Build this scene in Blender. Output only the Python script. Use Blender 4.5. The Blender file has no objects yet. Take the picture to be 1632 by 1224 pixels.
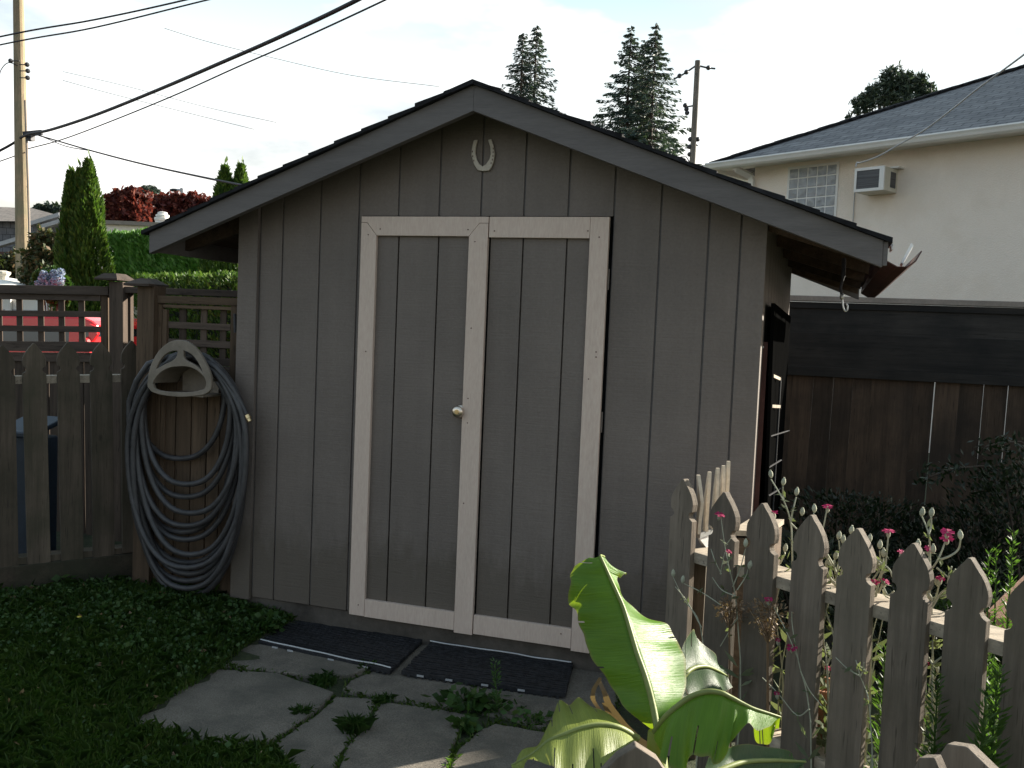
import bpy, math, random
import numpy as np
from mathutils import Vector, Matrix
random.seed(7); RNG = np.random.default_rng(7)
SC = bpy.context.scene
COL = SC.collection
R = math.radians

# ------------------------------------------------------------------ camera, sky, sun, exposure
PX_F = 1463.45                                   # focal length in pixels of the 1632 px wide photograph
CAM = np.array([2.0468, -3.9278, 1.3832]); YAW, PIT, ROL = -.3096, -.0583, .0418
def _basis():
    cy, sy = math.cos(YAW), math.sin(YAW)
    f = np.array([sy*math.cos(PIT), cy*math.cos(PIT), math.sin(PIT)])
    r = np.array([cy, -sy, 0.]); u = np.cross(r, f)
    c, s = math.cos(ROL), math.sin(ROL)
    return c*r+s*u, -s*r+c*u, f
RR, UU, FF = _basis()
cam_d = bpy.data.cameras.new('camera'); cam = bpy.data.objects.new('camera', cam_d); COL.objects.link(cam)
cam_d.sensor_width = 36; cam_d.lens = PX_F/1632*36; cam_d.clip_start = .05; cam_d.clip_end = 2000
M4 = Matrix.Identity(4)
for i in range(3):
    M4[i][0], M4[i][1], M4[i][2], M4[i][3] = RR[i], UU[i], -FF[i], CAM[i]
cam.matrix_world = M4
SC.camera = cam

SUN_AZ, SUN_EL = R(43), R(22)                    # azimuth from +y towards +x
w = bpy.data.worlds.new('World'); SC.world = w; w.use_nodes = True
nt = w.node_tree; nt.nodes.clear()
sky = nt.nodes.new('ShaderNodeTexSky'); sky.sky_type = 'NISHITA'; sky.sun_disc = False
sky.sun_elevation = SUN_EL; sky.sun_rotation = SUN_AZ; sky.air_density = 1.0; sky.dust_density = 3.0; sky.ozone_density = 1.0
tc = nt.nodes.new('ShaderNodeTexCoord')
mp = nt.nodes.new('ShaderNodeMapping'); mp.inputs['Scale'].default_value = (1.2, 1.2, 3.2)
nz = nt.nodes.new('ShaderNodeTexNoise'); nz.inputs['Scale'].default_value = 2.2; nz.inputs['Detail'].default_value = 7; nz.inputs['Roughness'].default_value = .55
cr = nt.nodes.new('ShaderNodeValToRGB'); cr.color_ramp.elements[0].position = .34; cr.color_ramp.elements[1].position = .50
cr.color_ramp.elements[0].color = (.12, .12, .12, 1)
mx = nt.nodes.new('ShaderNodeMix'); mx.data_type = 'RGBA'; mx.inputs['B'].default_value = (9.8, 9.35, 8.9, 1)
bg = nt.nodes.new('ShaderNodeBackground'); bg.inputs['Strength'].default_value = .054
out = nt.nodes.new('ShaderNodeOutputWorld')
L = nt.links.new
L(tc.outputs['Generated'], mp.inputs['Vector']); L(mp.outputs['Vector'], nz.inputs['Vector']); L(nz.outputs['Fac'], cr.inputs['Fac'])
dt = nt.nodes.new('ShaderNodeVectorMath'); dt.operation = 'DOT_PRODUCT'; dt.inputs[1].default_value = (.28, .96, 0)
L(tc.outputs['Generated'], dt.inputs[0])
mr = nt.nodes.new('ShaderNodeMapRange'); mr.inputs['From Min'].default_value = -.35; mr.inputs['From Max'].default_value = .55; mr.inputs['To Min'].default_value = .30; mr.inputs['To Max'].default_value = 1.0
L(dt.outputs['Value'], mr.inputs['Value'])
fm = nt.nodes.new('ShaderNodeMath'); fm.operation = 'MULTIPLY'; L(cr.outputs['Color'], fm.inputs[0]); L(mr.outputs[0], fm.inputs[1])
mlt = nt.nodes.new('ShaderNodeMix'); mlt.data_type = 'RGBA'; mlt.blend_type = 'MULTIPLY'; mlt.inputs['Factor'].default_value = 1; mlt.inputs['B'].default_value = (1.62, 1.42, 1.25, 1)
L(sky.outputs['Color'], mlt.inputs['A']); L(mlt.outputs['Result'], mx.inputs['A'])
sz = nt.nodes.new('ShaderNodeSeparateXYZ'); L(tc.outputs['Generated'], sz.inputs[0])
hz_ = nt.nodes.new('ShaderNodeMapRange'); hz_.inputs['From Min'].default_value = .16; hz_.inputs['From Max'].default_value = .36
L(sz.outputs['Z'], hz_.inputs['Value'])
nz2 = nt.nodes.new('ShaderNodeTexNoise'); nz2.inputs['Scale'].default_value = 3.4; nz2.inputs['Detail'].default_value = 6; L(mp.outputs['Vector'], nz2.inputs['Vector'])
cr2 = nt.nodes.new('ShaderNodeValToRGB'); cr2.color_ramp.elements[0].position = .29; cr2.color_ramp.elements[1].position = .48; L(nz2.outputs['Fac'], cr2.inputs['Fac'])
fm2 = nt.nodes.new('ShaderNodeMath'); fm2.operation = 'MULTIPLY'; L(cr2.outputs['Color'], fm2.inputs[0]); L(hz_.outputs[0], fm2.inputs[1])
cy_ = nt.nodes.new('ShaderNodeMix'); cy_.data_type = 'RGBA'; cy_.inputs['A'].default_value = (9.6, 9.4, 9.1, 1); cy_.inputs['B'].default_value = (3.9, 5.5, 6.1, 1)
L(fm2.outputs[0], cy_.inputs['Factor']); L(cy_.outputs['Result'], mx.inputs['B']); L(fm.outputs[0], mx.inputs['Factor'])
L(mx.outputs['Result'], bg.inputs['Color']); L(bg.outputs['Background'], out.inputs['Surface'])
sd = bpy.data.lights.new('sun', 'SUN'); sd.energy = 5.0; sd.angle = R(.5); sd.color = (1, .93, .80)
so = bpy.data.objects.new('sun', sd); COL.objects.link(so)
SUNV = Vector((math.sin(SUN_AZ)*math.cos(SUN_EL), math.cos(SUN_AZ)*math.cos(SUN_EL), math.sin(SUN_EL)))
so.rotation_euler = SUNV.to_track_quat('Z', 'Y').to_euler(); so.location = (10, 14, 12)
SC.view_settings.view_transform = 'Standard'; SC.view_settings.look = 'None'; SC.view_settings.gamma = 1
SC.view_settings.exposure = 1.62
SC.render.engine = 'CYCLES'
SC.cycles.max_bounces = 7; SC.cycles.diffuse_bounces = 4; SC.cycles.transparent_max_bounces = 6

# ------------------------------------------------------------------ measuring helpers (photo pixel -> point in the place)
def ray(x, y): return FF+RR*(x-816)/PX_F-UU*(y-612)/PX_F
def at_d(x, y, d): return Vector(CAM+d*ray(x, y))
def at_pl(x, y, p0, n):
    d = ray(x, y); n = np.array(n, float); t = np.dot(np.array(p0, float)-CAM, n)/np.dot(d, n); return Vector(CAM+t*d)
def at_y(x, y, Y): return at_pl(x, y, (0, Y, 0), (0, 1, 0))
def at_z(x, y, Z): return at_pl(x, y, (0, 0, Z), (0, 0, 1))
def at_x(x, y, X): return at_pl(x, y, (X, 0, 0), (1, 0, 0))
def depth(p): return float(np.dot(np.array(p)-CAM, FF))

# ------------------------------------------------------------------ mesh builder
ORG = {}
class MB:
    def __init__(s): s.v, s.f, s.uv = [], [], None
    def add(s, vs, fs):
        n = len(s.v); s.v += [tuple(p) for p in vs]; s.f += [tuple(i+n for i in q) for q in fs]; return s
    def box(s, c, size, rot=None):
        a, b, d = size[0]/2, size[1]/2, size[2]/2
        P = [Vector((x, y, z)) for z in (-d, d) for y in (-b, b) for x in (-a, a)]
        if rot is not None: P = [rot @ p for p in P]
        c = Vector(c)
        return s.add([c+p for p in P], [(0, 2, 3, 1), (4, 5, 7, 6), (0, 1, 5, 4), (2, 6, 7, 3), (0, 4, 6, 2), (1, 3, 7, 5)])
    def bb(s, x0, x1, y0, y1, z0, z1): return s.box(((x0+x1)/2, (y0+y1)/2, (z0+z1)/2), (x1-x0, y1-y0, z1-z0))
    def beam(s, p0, p1, wd, ht, up=(0, 0, 1)):
        p0, p1 = Vector(p0), Vector(p1); d = (p1-p0).normalized(); side = d.cross(Vector(up)).normalized(); u = side.cross(d)
        P = [p+side*a*wd/2+u*b*ht/2 for p in (p0, p1) for a, b in ((-1, -1), (1, -1), (1, 1), (-1, 1))]
        return s.add(P, [(0, 1, 2, 3), (7, 6, 5, 4), (0, 4, 5, 1), (1, 5, 6, 2), (2, 6, 7, 3), (3, 7, 4, 0)])
    def prism(s, poly, ext):
        """poly: 3D points of a planar outline, ext: extrusion vector"""
        ext = Vector(ext); n = len(poly); P = [Vector(p) for p in poly]
        return s.add(P+[p+ext for p in P], [tuple(range(n)), tuple(range(2*n-1, n-1, -1))]+[(i, n+i, n+(i+1) % n, (i+1) % n) for i in range(n)])
    def tube(s, pts, r, n=8, cap=True):
        P = [Vector(p) for p in pts]; m = len(P); rs = r if isinstance(r, (list, tuple, np.ndarray)) else [r]*m
        vs, fs = [], []; ref = None
        for i in range(m):
            d = (P[min(i+1, m-1)]-P[max(i-1, 0)]).normalized()
            if ref is None: ref = d.orthogonal().normalized()
            ref = (ref-d*ref.dot(d))
            ref = ref.normalized() if ref.length > 1e-6 else d.orthogonal().normalized()
            b = d.cross(ref)
            vs += [P[i]+(ref*math.cos(t)+b*math.sin(t))*rs[i] for t in [2*math.pi*k/n for k in range(n)]]
        for i in range(m-1):
            fs += [(i*n+k, i*n+(k+1) % n, (i+1)*n+(k+1) % n, (i+1)*n+k) for k in range(n)]
        if cap: fs += [tuple(range(n-1, -1, -1)), tuple(range((m-1)*n, m*n))]
        return s.add(vs, fs)
    def lathe(s, prof, o, axis=(0, 0, 1), n=16):
        """prof: (radius, height) pairs along axis"""
        ax = Vector(axis).normalized(); a = ax.orthogonal().normalized(); b = ax.cross(a); o = Vector(o)
        vs = [o+ax*h+(a*math.cos(2*math.pi*k/n)+b*math.sin(2*math.pi*k/n))*max(r, 1e-4) for r, h in prof for k in range(n)]
        m = len(prof)
        fs = [(i*n+k, i*n+(k+1) % n, (i+1)*n+(k+1) % n, (i+1)*n+k) for i in range(m-1) for k in range(n)]
        fs += [tuple(range(n-1, -1, -1)), tuple(range((m-1)*n, m*n))]
        return s.add(vs, fs)
    def ball(s, c, r, n=10, m=6, sq=(1, 1, 1)):
        vs, fs = [], []
        for i in range(m+1):
            t = math.pi*i/m
            for k in range(n):
                a = 2*math.pi*k/n
                vs.append((c[0]+r*sq[0]*math.sin(t)*math.cos(a), c[1]+r*sq[1]*math.sin(t)*math.sin(a), c[2]+r*sq[2]*math.cos(t)))
        for i in range(m):
            fs += [(i*n+k, (i+1)*n+k, (i+1)*n+(k+1) % n, i*n+(k+1) % n) for k in range(n)]
        return s.add(vs, fs)
    def build(s, name, mat, parent=None, smooth=False, bevel=0, uv=False, origin=None):
        V = np.array(s.v, float)
        if parent is None:
            o = np.array(origin) if origin is not None else np.array([(V[:, 0].min()+V[:, 0].max())/2, (V[:, 1].min()+V[:, 1].max())/2, V[:, 2].min()])
        else: o = np.array(ORG[parent.name])
        V = V-o
        me = bpy.data.meshes.new(name); me.from_pydata(V.tolist(), [], s.f); me.update()
        finish(me, smooth)
        if uv: planar_uv(me)
        if s.uv is not None:
            l = me.uv_layers.new(name='UVMap'); vi = np.empty(len(me.loops), int); me.loops.foreach_get('vertex_index', vi)
            l.data.foreach_set('uv', np.array(s.uv)[vi].astype('f').ravel())
        if mat: me.materials.append(mat)
        ob = bpy.data.objects.new(name, me); COL.objects.link(ob)
        if parent is None: ob.location = o
        else: ob.parent = parent
        ORG[ob.name] = tuple(o)
        if bevel:
            b = ob.modifiers.new('bevel', 'BEVEL'); b.width = bevel; b.segments = 2; b.limit_method = 'ANGLE'; b.angle_limit = R(40)
        return ob
def finish(me, smooth):
    import bmesh
    if len(me.polygons) < 60000 and not smooth == 'leaf':
        bm = bmesh.new(); bm.from_mesh(me); bmesh.ops.recalc_face_normals(bm, faces=bm.faces); bm.to_mesh(me); bm.free()
    if smooth: me.polygons.foreach_set('use_smooth', [True]*len(me.polygons))
def planar_uv(me):
    l = me.uv_layers.new(name='UVMap')
    for p in me.polygons:
        n = p.normal; t = Vector((0, 0, 1)).cross(n)
        t = t.normalized() if t.length > 1e-3 else Vector((1, 0, 0))
        b = n.cross(t)
        for li in p.loop_indices:
            c = me.vertices[me.loops[li].vertex_index].co; l.data[li].uv = (c.dot(t), c.dot(b))
def tag(o, label=None, cat=None, group=None, kind=None):
    if label: o['label'] = label
    if cat: o['category'] = cat
    if group: o['group'] = group
    if kind: o['kind'] = kind
    return o
def empty(name, loc, label, cat, group=None):
    o = bpy.data.objects.new(name, None); COL.objects.link(o); o.location = loc; o.empty_display_size = .1
    ORG[o.name] = tuple(loc); return tag(o, label, cat, group)
def copy_tree(o, parent=None, kids=None):
    c = o.copy(); COL.objects.link(c)
    if parent is not None: c.parent = parent
    for ch in list(o.children): copy_tree(ch, c)
    return c
def plate(name, loops, frame, thick, mat, parent=None, bevel=0, smooth=False):
    """flat plate with holes: 2D loops in frame (origin, a, b), extruded +-thick/2"""
    o, a, b = [Vector(q) for q in frame]; n = a.cross(b).normalized()
    cu = bpy.data.curves.new('tmp', 'CURVE'); cu.dimensions = '2D'; cu.fill_mode = 'BOTH'; cu.extrude = thick/2; cu.bevel_depth = bevel; cu.bevel_resolution = 1
    for lp in loops:
        sp = cu.splines.new('POLY'); sp.points.add(len(lp)-1); sp.use_cyclic_u = True
        for i, (x, y) in enumerate(lp): sp.points[i].co = (x, y, 0, 1)
    ob = bpy.data.objects.new('tmp', cu); COL.objects.link(ob)
    dg = bpy.context.evaluated_depsgraph_get(); me = bpy.data.meshes.new_from_object(ob.evaluated_get(dg))
    mb = MB(); mb.v = [tuple(o+a*v.co.x+b*v.co.y+n*v.co.z) for v in me.vertices]; mb.f = [tuple(p.vertices) for p in me.polygons]
    bpy.data.objects.remove(ob); bpy.data.curves.remove(cu); bpy.data.meshes.remove(me)
    return mb.build(name, mat, parent, smooth=smooth)
def smooth_path(P, k=6):
    P = [Vector(p) for p in P]; Q = [P[0]*2-P[1]]+P+[P[-1]*2-P[-2]]; o = []
    for i in range(1, len(Q)-2):
        a, b, c, d = Q[i-1:i+3]
        for j in range(k):
            t = j/k; o.append(.5*((2*b)+(c-a)*t+(2*a-5*b+4*c-d)*t*t+(3*b-a-3*c+d)*t**3))
    return o+[P[-1]]

# ------------------------------------------------------------------ materials
def new_mat(name):
    m = bpy.data.materials.new(name); m.use_nodes = True; n = m.node_tree.nodes; n.clear()
    o = n.new('ShaderNodeOutputMaterial'); p = n.new('ShaderNodeBsdfPrincipled'); m.node_tree.links.new(p.outputs[0], o.inputs[0])
    return m, m.node_tree, p, o
def coords(t, stretch=(1, 1, 1), use='Object', rnd=True):
    c = t.nodes.new('ShaderNodeTexCoord'); mp = t.nodes.new('ShaderNodeMapping'); mp.inputs['Scale'].default_value = stretch
    if rnd:
        oi = t.nodes.new('ShaderNodeObjectInfo'); ml = t.nodes.new('ShaderNodeMath'); ml.operation = 'MULTIPLY'; ml.inputs[1].default_value = 37.
        ad = t.nodes.new('ShaderNodeVectorMath'); ad.operation = 'ADD'
        t.links.new(oi.outputs['Random'], ml.inputs[0]); t.links.new(c.outputs[use], ad.inputs[0]); t.links.new(ml.outputs[0], ad.inputs[1]); t.links.new(ad.outputs[0], mp.inputs['Vector'])
    else: t.links.new(c.outputs[use], mp.inputs['Vector'])
    return mp.outputs['Vector']
def noise(t, vec, scale, detail=5, rough=.6):
    n = t.nodes.new('ShaderNodeTexNoise'); n.inputs['Scale'].default_value = scale; n.inputs['Detail'].default_value = detail; n.inputs['Roughness'].default_value = rough
    t.links.new(vec, n.inputs['Vector']); return n.outputs['Fac']
def ramp(t, fac, stops):
    r = t.nodes.new('ShaderNodeValToRGB'); e = r.color_ramp.elements
    while len(e) < len(stops): e.new(.5)
    for i, (p, c) in enumerate(stops): e[i].position = p; e[i].color = (*c, 1) if len(c) == 3 else c
    t.links.new(fac, r.inputs['Fac']); return r.outputs['Color']
def mix(t, fac, a, b, mode='MIX'):
    m = t.nodes.new('ShaderNodeMix'); m.data_type = 'RGBA'; m.blend_type = mode
    for s, v in (('Factor', fac), ('A', a), ('B', b)):
        if hasattr(v, 'node'): t.links.new(v, m.inputs[s])
        elif isinstance(v, tuple): m.inputs[s].default_value = (*v, 1)
        else: m.inputs[s].default_value = v
    return m.outputs['Result']
def bump(t, p, h, strength, dist=.01):
    b = t.nodes.new('ShaderNodeBump'); b.inputs['Strength'].default_value = strength; b.inputs['Distance'].default_value = dist
    t.links.new(h, b.inputs['Height']); t.links.new(b.outputs[0], p.inputs['Normal']); return b
def mul(c, k): return tuple(x*k for x in c)
def surf(name, base, alt=None, scale=6, stretch=(1, 1, 1), var=.25, rough=.8, bs=.3, fine=60, metal=0, stain=None, stain_scale=2.5, spec=.3, dist=.006, rnd=True, wear=None, grit=.35):
    m, t, p, o = new_mat(name); v = coords(t, stretch, rnd=rnd)
    n1 = noise(t, v, scale, 6); alt = alt or mul(base, 1-var*1.2)
    c = ramp(t, n1, [(.3, alt), (.55, base), (.75, mul(base, 1+var))])
    n2 = noise(t, v, fine, 4, .7)
    c = mix(t, grit, c, ramp(t, n2, [(.3, (.2, .2, .2)), (.7, (.8, .8, .8))] if grit > .5 else [(.3, (.35, .35, .35)), (.7, (.65, .65, .65))]), 'OVERLAY')
    if stain:
        v2 = coords(t, (1, 1, 1), rnd=rnd); n3 = noise(t, v2, stain_scale, 7, .65); c = mix(t, ramp(t, n3, [(.48, (0, 0, 0)), (.68, (.85,)*3)]), c, stain)
    if wear:
        v3 = coords(t, stretch, rnd=rnd); n4 = noise(t, v3, fine*.5, 8, .75); c = mix(t, ramp(t, n4, [(.66, (0, 0, 0)), (.70, (1,)*3)]), c, wear)
    t.links.new(c, p.inputs['Base Color']); p.inputs['Roughness'].default_value = rough; p.inputs['Metallic'].default_value = metal; p.inputs['Specular IOR Level'].default_value = spec
    if bs: bump(t, p, n2, bs, dist)
    return m
GV, GH, GY = (9, 9, .55), (.55, 9, 9), (9, .55, 9)
def wood(name, base, alt=None, grain=GV, stain=None, var=.3, bs=.5, **k):
    """weathered board with grain along one axis"""
    m, t, p, o = new_mat(name); v = coords(t, grain)
    n1 = noise(t, v, 1.6, 8, .6); n2 = noise(t, v, 7, 6, .7)
    alt = alt or mul(base, .55)
    c = ramp(t, n1, [(.28, alt), (.5, base), (.72, mul(base, 1+var))])
    c = mix(t, .55, c, ramp(t, n2, [(.32, (.28,)*3), (.7, (.68,)*3)]), 'OVERLAY')
    c = mix(t, ramp(t, noise(t, v, 15, 2, .5), [(.30, (.62,)*3), (.37, (0, 0, 0))]), c, mul(alt, .35))
    vk = t.nodes.new('ShaderNodeTexVoronoi'); vk.inputs['Scale'].default_value = 3.2; t.links.new(coords(t, tuple(1.6 if q > 2 else .9 for q in grain)), vk.inputs['Vector'])
    c = mix(t, ramp(t, vk.outputs['Distance'], [(.035, (.7,)*3), (.075, (0, 0, 0))]), c, mul(alt, .5))
    if stain:
        v2 = coords(t, (1, 1, 1)); n3 = noise(t, v2, k.get('ss', 3.), 7, .6); c = mix(t, ramp(t, n3, [(.42, (0, 0, 0)), (.66, (.8,)*3)]), c, stain)
    oi = t.nodes.new('ShaderNodeObjectInfo'); hs = t.nodes.new('ShaderNodeHueSaturation'); mr = t.nodes.new('ShaderNodeMapRange')
    mr.inputs['To Min'].default_value = .75; mr.inputs['To Max'].default_value = 1.22
    t.links.new(oi.outputs['Random'], mr.inputs['Value']); t.links.new(mr.outputs[0], hs.inputs['Value']); t.links.new(c, hs.inputs['Color']); c = hs.outputs['Color']
    t.links.new(c, p.inputs['Base Color']); p.inputs['Roughness'].default_value = .85; p.inputs['Specular IOR Level'].default_value = .25
    bump(t, p, n2, bs, .004); return m
def leafmat(name, c1, c2, c3=None, trans=.35, tcol=None, rough=.55, spec=.35, ns=3.):
    m, t, p, o = new_mat(name); g = t.nodes.new('ShaderNodeNewGeometry'); v = coords(t, (1, 1, 1), rnd=False)
    n1 = noise(t, v, ns, 4)
    c = ramp(t, g.outputs['Random Per Island'], [(0, c1), (.6, c2), (1, c3 or mul(c2, 1.4))])
    c = mix(t, .5, c, ramp(t, n1, [(.3, (.3,)*3), (.7, (.66,)*3)]), 'OVERLAY')
    t.links.new(c, p.inputs['Base Color']); p.inputs['Roughness'].default_value = rough; p.inputs['Specular IOR Level'].default_value = spec
    tr = t.nodes.new('ShaderNodeBsdfTranslucent'); ms = t.nodes.new('ShaderNodeMixShader'); ms.inputs[0].default_value = trans
    t.links.new(mix(t, .6, c, tcol or (c2[0]*1.6, c2[1]*1.8, c2[2]*.6)), tr.inputs['Color'])
    t.links.new(p.outputs[0], ms.inputs[1]); t.links.new(tr.outputs[0], ms.inputs[2]); t.links.new(ms.outputs[0], o.inputs[0]); return m
M = {}
TAUPE = (.172, .144, .127)
# T1-11 plywood siding: painted, rough-sawn grain under the paint
def siding_mat():
    m, t, p, o = new_mat('painted siding'); v = coords(t, (14, 14, .8), rnd=True)
    n1 = noise(t, v, 1.4, 7, .6); v2 = coords(t, (1, 1, 1)); n2 = noise(t, v2, 90, 4, .7); n3 = noise(t, v2, 1.3, 6, .6); n4 = noise(t, coords(t, (3, 3, 60)), 2.2, 5, .6)
    c = ramp(t, n3, [(.3, mul(TAUPE, .82)), (.55, TAUPE), (.75, mul(TAUPE, 1.17))])
    c = mix(t, .12, c, ramp(t, n1, [(.3, (.3,)*3), (.7, (.7,)*3)]), 'OVERLAY')
    c = mix(t, .05, c, ramp(t, n4, [(.3, (.3,)*3), (.7, (.7,)*3)]), 'OVERLAY')
    c = mix(t, .22, c, ramp(t, n2, [(.3, (.3,)*3), (.7, (.7,)*3)]), 'OVERLAY')
    sp = t.nodes.new('ShaderNodeSeparateXYZ'); gm = t.nodes.new('ShaderNodeNewGeometry'); t.links.new(gm.outputs['Position'], sp.inputs[0])
    zn = t.nodes.new('ShaderNodeMath'); zn.operation = 'MULTIPLY_ADD'; zn.inputs[1].default_value = -.5; t.links.new(noise(t, coords(t, (6, 6, 2), rnd=False), 3, 6), zn.inputs[0]); t.links.new(sp.outputs['Z'], zn.inputs[2])
    c = mix(t, ramp(t, zn.outputs[0], [(.0, (.55,)*3), (.16, (0, 0, 0))]), c, (.085, .07, .052))
    t.links.new(c, p.inputs['Base Color']); p.inputs['Roughness'].default_value = .62; p.inputs['Specular IOR Level'].default_value = .3
    a = t.nodes.new('ShaderNodeMath'); a.operation = 'ADD'; t.links.new(n1, a.inputs[0]); b = t.nodes.new('ShaderNodeMath'); b.operation = 'MULTIPLY_ADD'; b.inputs[1].default_value = .6
    t.links.new(n2, b.inputs[0]); t.links.new(n4, b.inputs[2]); t.links.new(b.outputs[0], a.inputs[1]); bump(t, p, a.outputs[0], .5, .004); return m
M['siding'] = siding_mat()
M['fascia'] = surf('painted fascia', (.135, .122, .119), scale=4, stretch=(.6, 6, 6), var=.12, rough=.6, bs=.2, fine=30)
M['trim'] = surf('cream trim paint', (.61, .485, .41), scale=3, stretch=(6, 6, 1), var=.04, rough=.5, bs=.1, fine=24)
M['skid'] = surf('dirty skid', (.095, .082, .07), scale=5, var=.4, rough=.9, bs=.4)
M['deckwood'] = wood('roof deck wood', (.075, .05, .035), grain=GY)
M['shingle'] = surf('black shingle', (.022, .022, .025), scale=14, var=.5, rough=.95, bs=.7, fine=180, spec=.2)
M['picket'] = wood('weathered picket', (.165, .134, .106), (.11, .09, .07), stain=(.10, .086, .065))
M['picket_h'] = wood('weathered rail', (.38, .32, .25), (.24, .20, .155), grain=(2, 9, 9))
M['picket_shade'] = wood('mossy picket', (.105, .083, .063), (.062, .051, .039), stain=(.05, .046, .031))  # darker copy of the picket wood, shade put into the colour
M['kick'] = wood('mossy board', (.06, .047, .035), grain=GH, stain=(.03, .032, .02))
M['lattice'] = wood('dark lattice wood', (.074, .055, .044), grain=GH)
M['lattice_v'] = wood('dark fence wood', (.076, .055, .042), grain=GV)
M['cedar_v'] = wood('brown cedar board', (.10, .068, .045), grain=GV)
M['cedar_h'] = wood('brown cedar rail', (.105, .072, .048), grain=GH)
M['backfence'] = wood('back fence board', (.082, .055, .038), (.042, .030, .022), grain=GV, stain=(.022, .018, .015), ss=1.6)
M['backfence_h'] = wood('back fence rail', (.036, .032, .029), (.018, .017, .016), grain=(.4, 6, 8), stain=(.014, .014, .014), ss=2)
M['capwood'] = surf('pale cap paint', (.26, .22, .19), scale=6, var=.15, bs=.2)
M['redplank'] = wood('red plank', (.13, .062, .035), grain=GH)
M['concrete'] = surf('concrete paver', (.170, .148, .122), (.125, .11, .092), scale=9, var=.12, rough=.95, bs=.8, fine=170, stain=(.095, .088, .072), stain_scale=5, grit=.75)
M['soil'] = surf('soil', (.055, .042, .03), scale=9, var=.5, rough=1, bs=.8, fine=60)
M['mat'] = surf('black rubber', (.024, .024, .027), scale=30, var=.5, rough=.62, bs=.3)
M['wire'] = surf('pale cord', (.55, .55, .56), var=.1, rough=.4, bs=0)
M['hose'] = surf('black hose', (.052, .050, .053), scale=20, var=.3, rough=.5, bs=.15, spec=.5)
M['beige'] = surf('beige plastic', (.215, .182, .148), scale=10, var=.1, rough=.5, bs=.1, stain=(.15, .128, .10), stain_scale=9)
M['brass'] = surf('brass', (.75, .55, .30), var=.1, rough=.3, metal=1, bs=.05)
M['nickel'] = surf('satin nickel', (.72, .62, .52), var=.08, rough=.28, metal=1, bs=.03)
M['steel'] = surf('galvanised steel', (.55, .55, .55), var=.15, rough=.4, metal=.9, bs=.1)
M['darkmetal'] = surf('dark metal', (.05, .05, .055), var=.3, rough=.5, metal=.4, bs=.1)
M['shoe'] = surf('chipped white paint', (.56, .50, .43), scale=12, var=.1, rough=.6, bs=.4, wear=(.08, .06, .05), fine=90)
M['rust'] = surf('rust brown paint', (.085, .032, .026), scale=8, var=.3, rough=.6, bs=.2)
M['stucco'] = surf('cream stucco', (.85, .755, .665), scale=1.2, stain=(.74, .64, .54), stain_scale=.7, var=.05, rough=.95, bs=.75, fine=55, dist=.012, rnd=False)
M['whitepaint'] = surf('white paint', (.74, .72, .69), scale=3, var=.06, rough=.5, bs=.08)
M['greytrim'] = surf('grey trim', (.42, .42, .43), var=.1, rough=.5, bs=.1)
M['offwhite'] = surf('yellowed white plastic', (.60, .56, .47), var=.08, rough=.5, bs=.05)
M['grille'] = surf('dark louvre', (.10, .10, .105), scale=1, stretch=(1, 1, 60), var=.4, rough=.6, bs=.5, fine=3)
M['pole'] = wood('utility pole wood', (.34, .26, .17), (.2, .15, .1), stain=(.24, .22, .14))
M['pole_grey'] = wood('grey pole wood', (.17, .15, .13))
M['cable'] = surf('black cable', (.03, .028, .035), var=.1, rough=.6, bs=0)
M['black'] = surf('black void', (.012, .012, .014), var=.2, rough=.8, bs=0)
M['tar'] = surf('tarred sheet', (.004, .004, .004), var=.2, rough=1, bs=0, spec=0)  # near-black, side wall shade put into the colour
M['tine'] = surf('worn pale tine', (.55, .47, .37), scale=20, var=.15, bs=.2)  # sunlight on the tines put into this bright colour
M['orange'] = surf('orange enamel', (.55, .16, .03), var=.2, rough=.4, bs=.1)
M['blue_bin'] = surf('dark blue plastic', (.03, .045, .07), var=.2, rough=.45, bs=.05)
M['asphalt'] = surf('asphalt', (.05, .05, .05), scale=20, var=.25, rough=.95, bs=.5)
M['houseroof'] = None
def brick_mat(name, c1, c2, cm, bw, rh, scale=1., mortar=.01, rough=.95, glossy=False, nscale=6):
    m, t, p, o = new_mat(name); tcn = t.nodes.new('ShaderNodeTexCoord'); b = t.nodes.new('ShaderNodeTexBrick')
    b.inputs['Color1'].default_value = (*c1, 1); b.inputs['Color2'].default_value = (*c2, 1); b.inputs['Mortar'].default_value = (*cm, 1)
    b.inputs['Scale'].default_value = scale; b.inputs['Brick Width'].default_value = bw; b.inputs['Row Height'].default_value = rh; b.inputs['Mortar Size'].default_value = mortar
    if glossy: b.offset = 0
    t.links.new(tcn.outputs['UV'], b.inputs['Vector']); v = coords(t, (1, 1, 1), rnd=False); n = noise(t, v, nscale, 6); n2 = noise(t, v, 120, 3)
    c = mix(t, .6, b.outputs['Color'], ramp(t, n, [(.3, (.3,)*3), (.7, (.68,)*3)]), 'OVERLAY'); c = mix(t, .4, c, ramp(t, n2, [(.3, (.3,)*3), (.7, (.7,)*3)]), 'OVERLAY')
    t.links.new(c, p.inputs['Base Color']); p.inputs['Roughness'].default_value = rough; bump(t, p, b.outputs['Fac'], -.6, .02); return m
M['houseroof'] = brick_mat('grey asphalt shingles', (.135, .137, .150), (.195, .195, .205), (.075, .075, .082), .33, .14, mortar=.012)
M['greyroof'] = brick_mat('brown grey shingles', (.17, .145, .13), (.21, .18, .16), (.10, .09, .085), .5, .2, mortar=.02)
M['leftwall'] = brick_mat('grey shakes', (.14, .14, .15), (.20, .20, .21), (.06, .06, .065), .3, .25, mortar=.012)
M['redbrick'] = brick_mat('dark red brick', (.10, .035, .03), (.13, .05, .04), (.08, .07, .065), .22, .075, mortar=.01)
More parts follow.
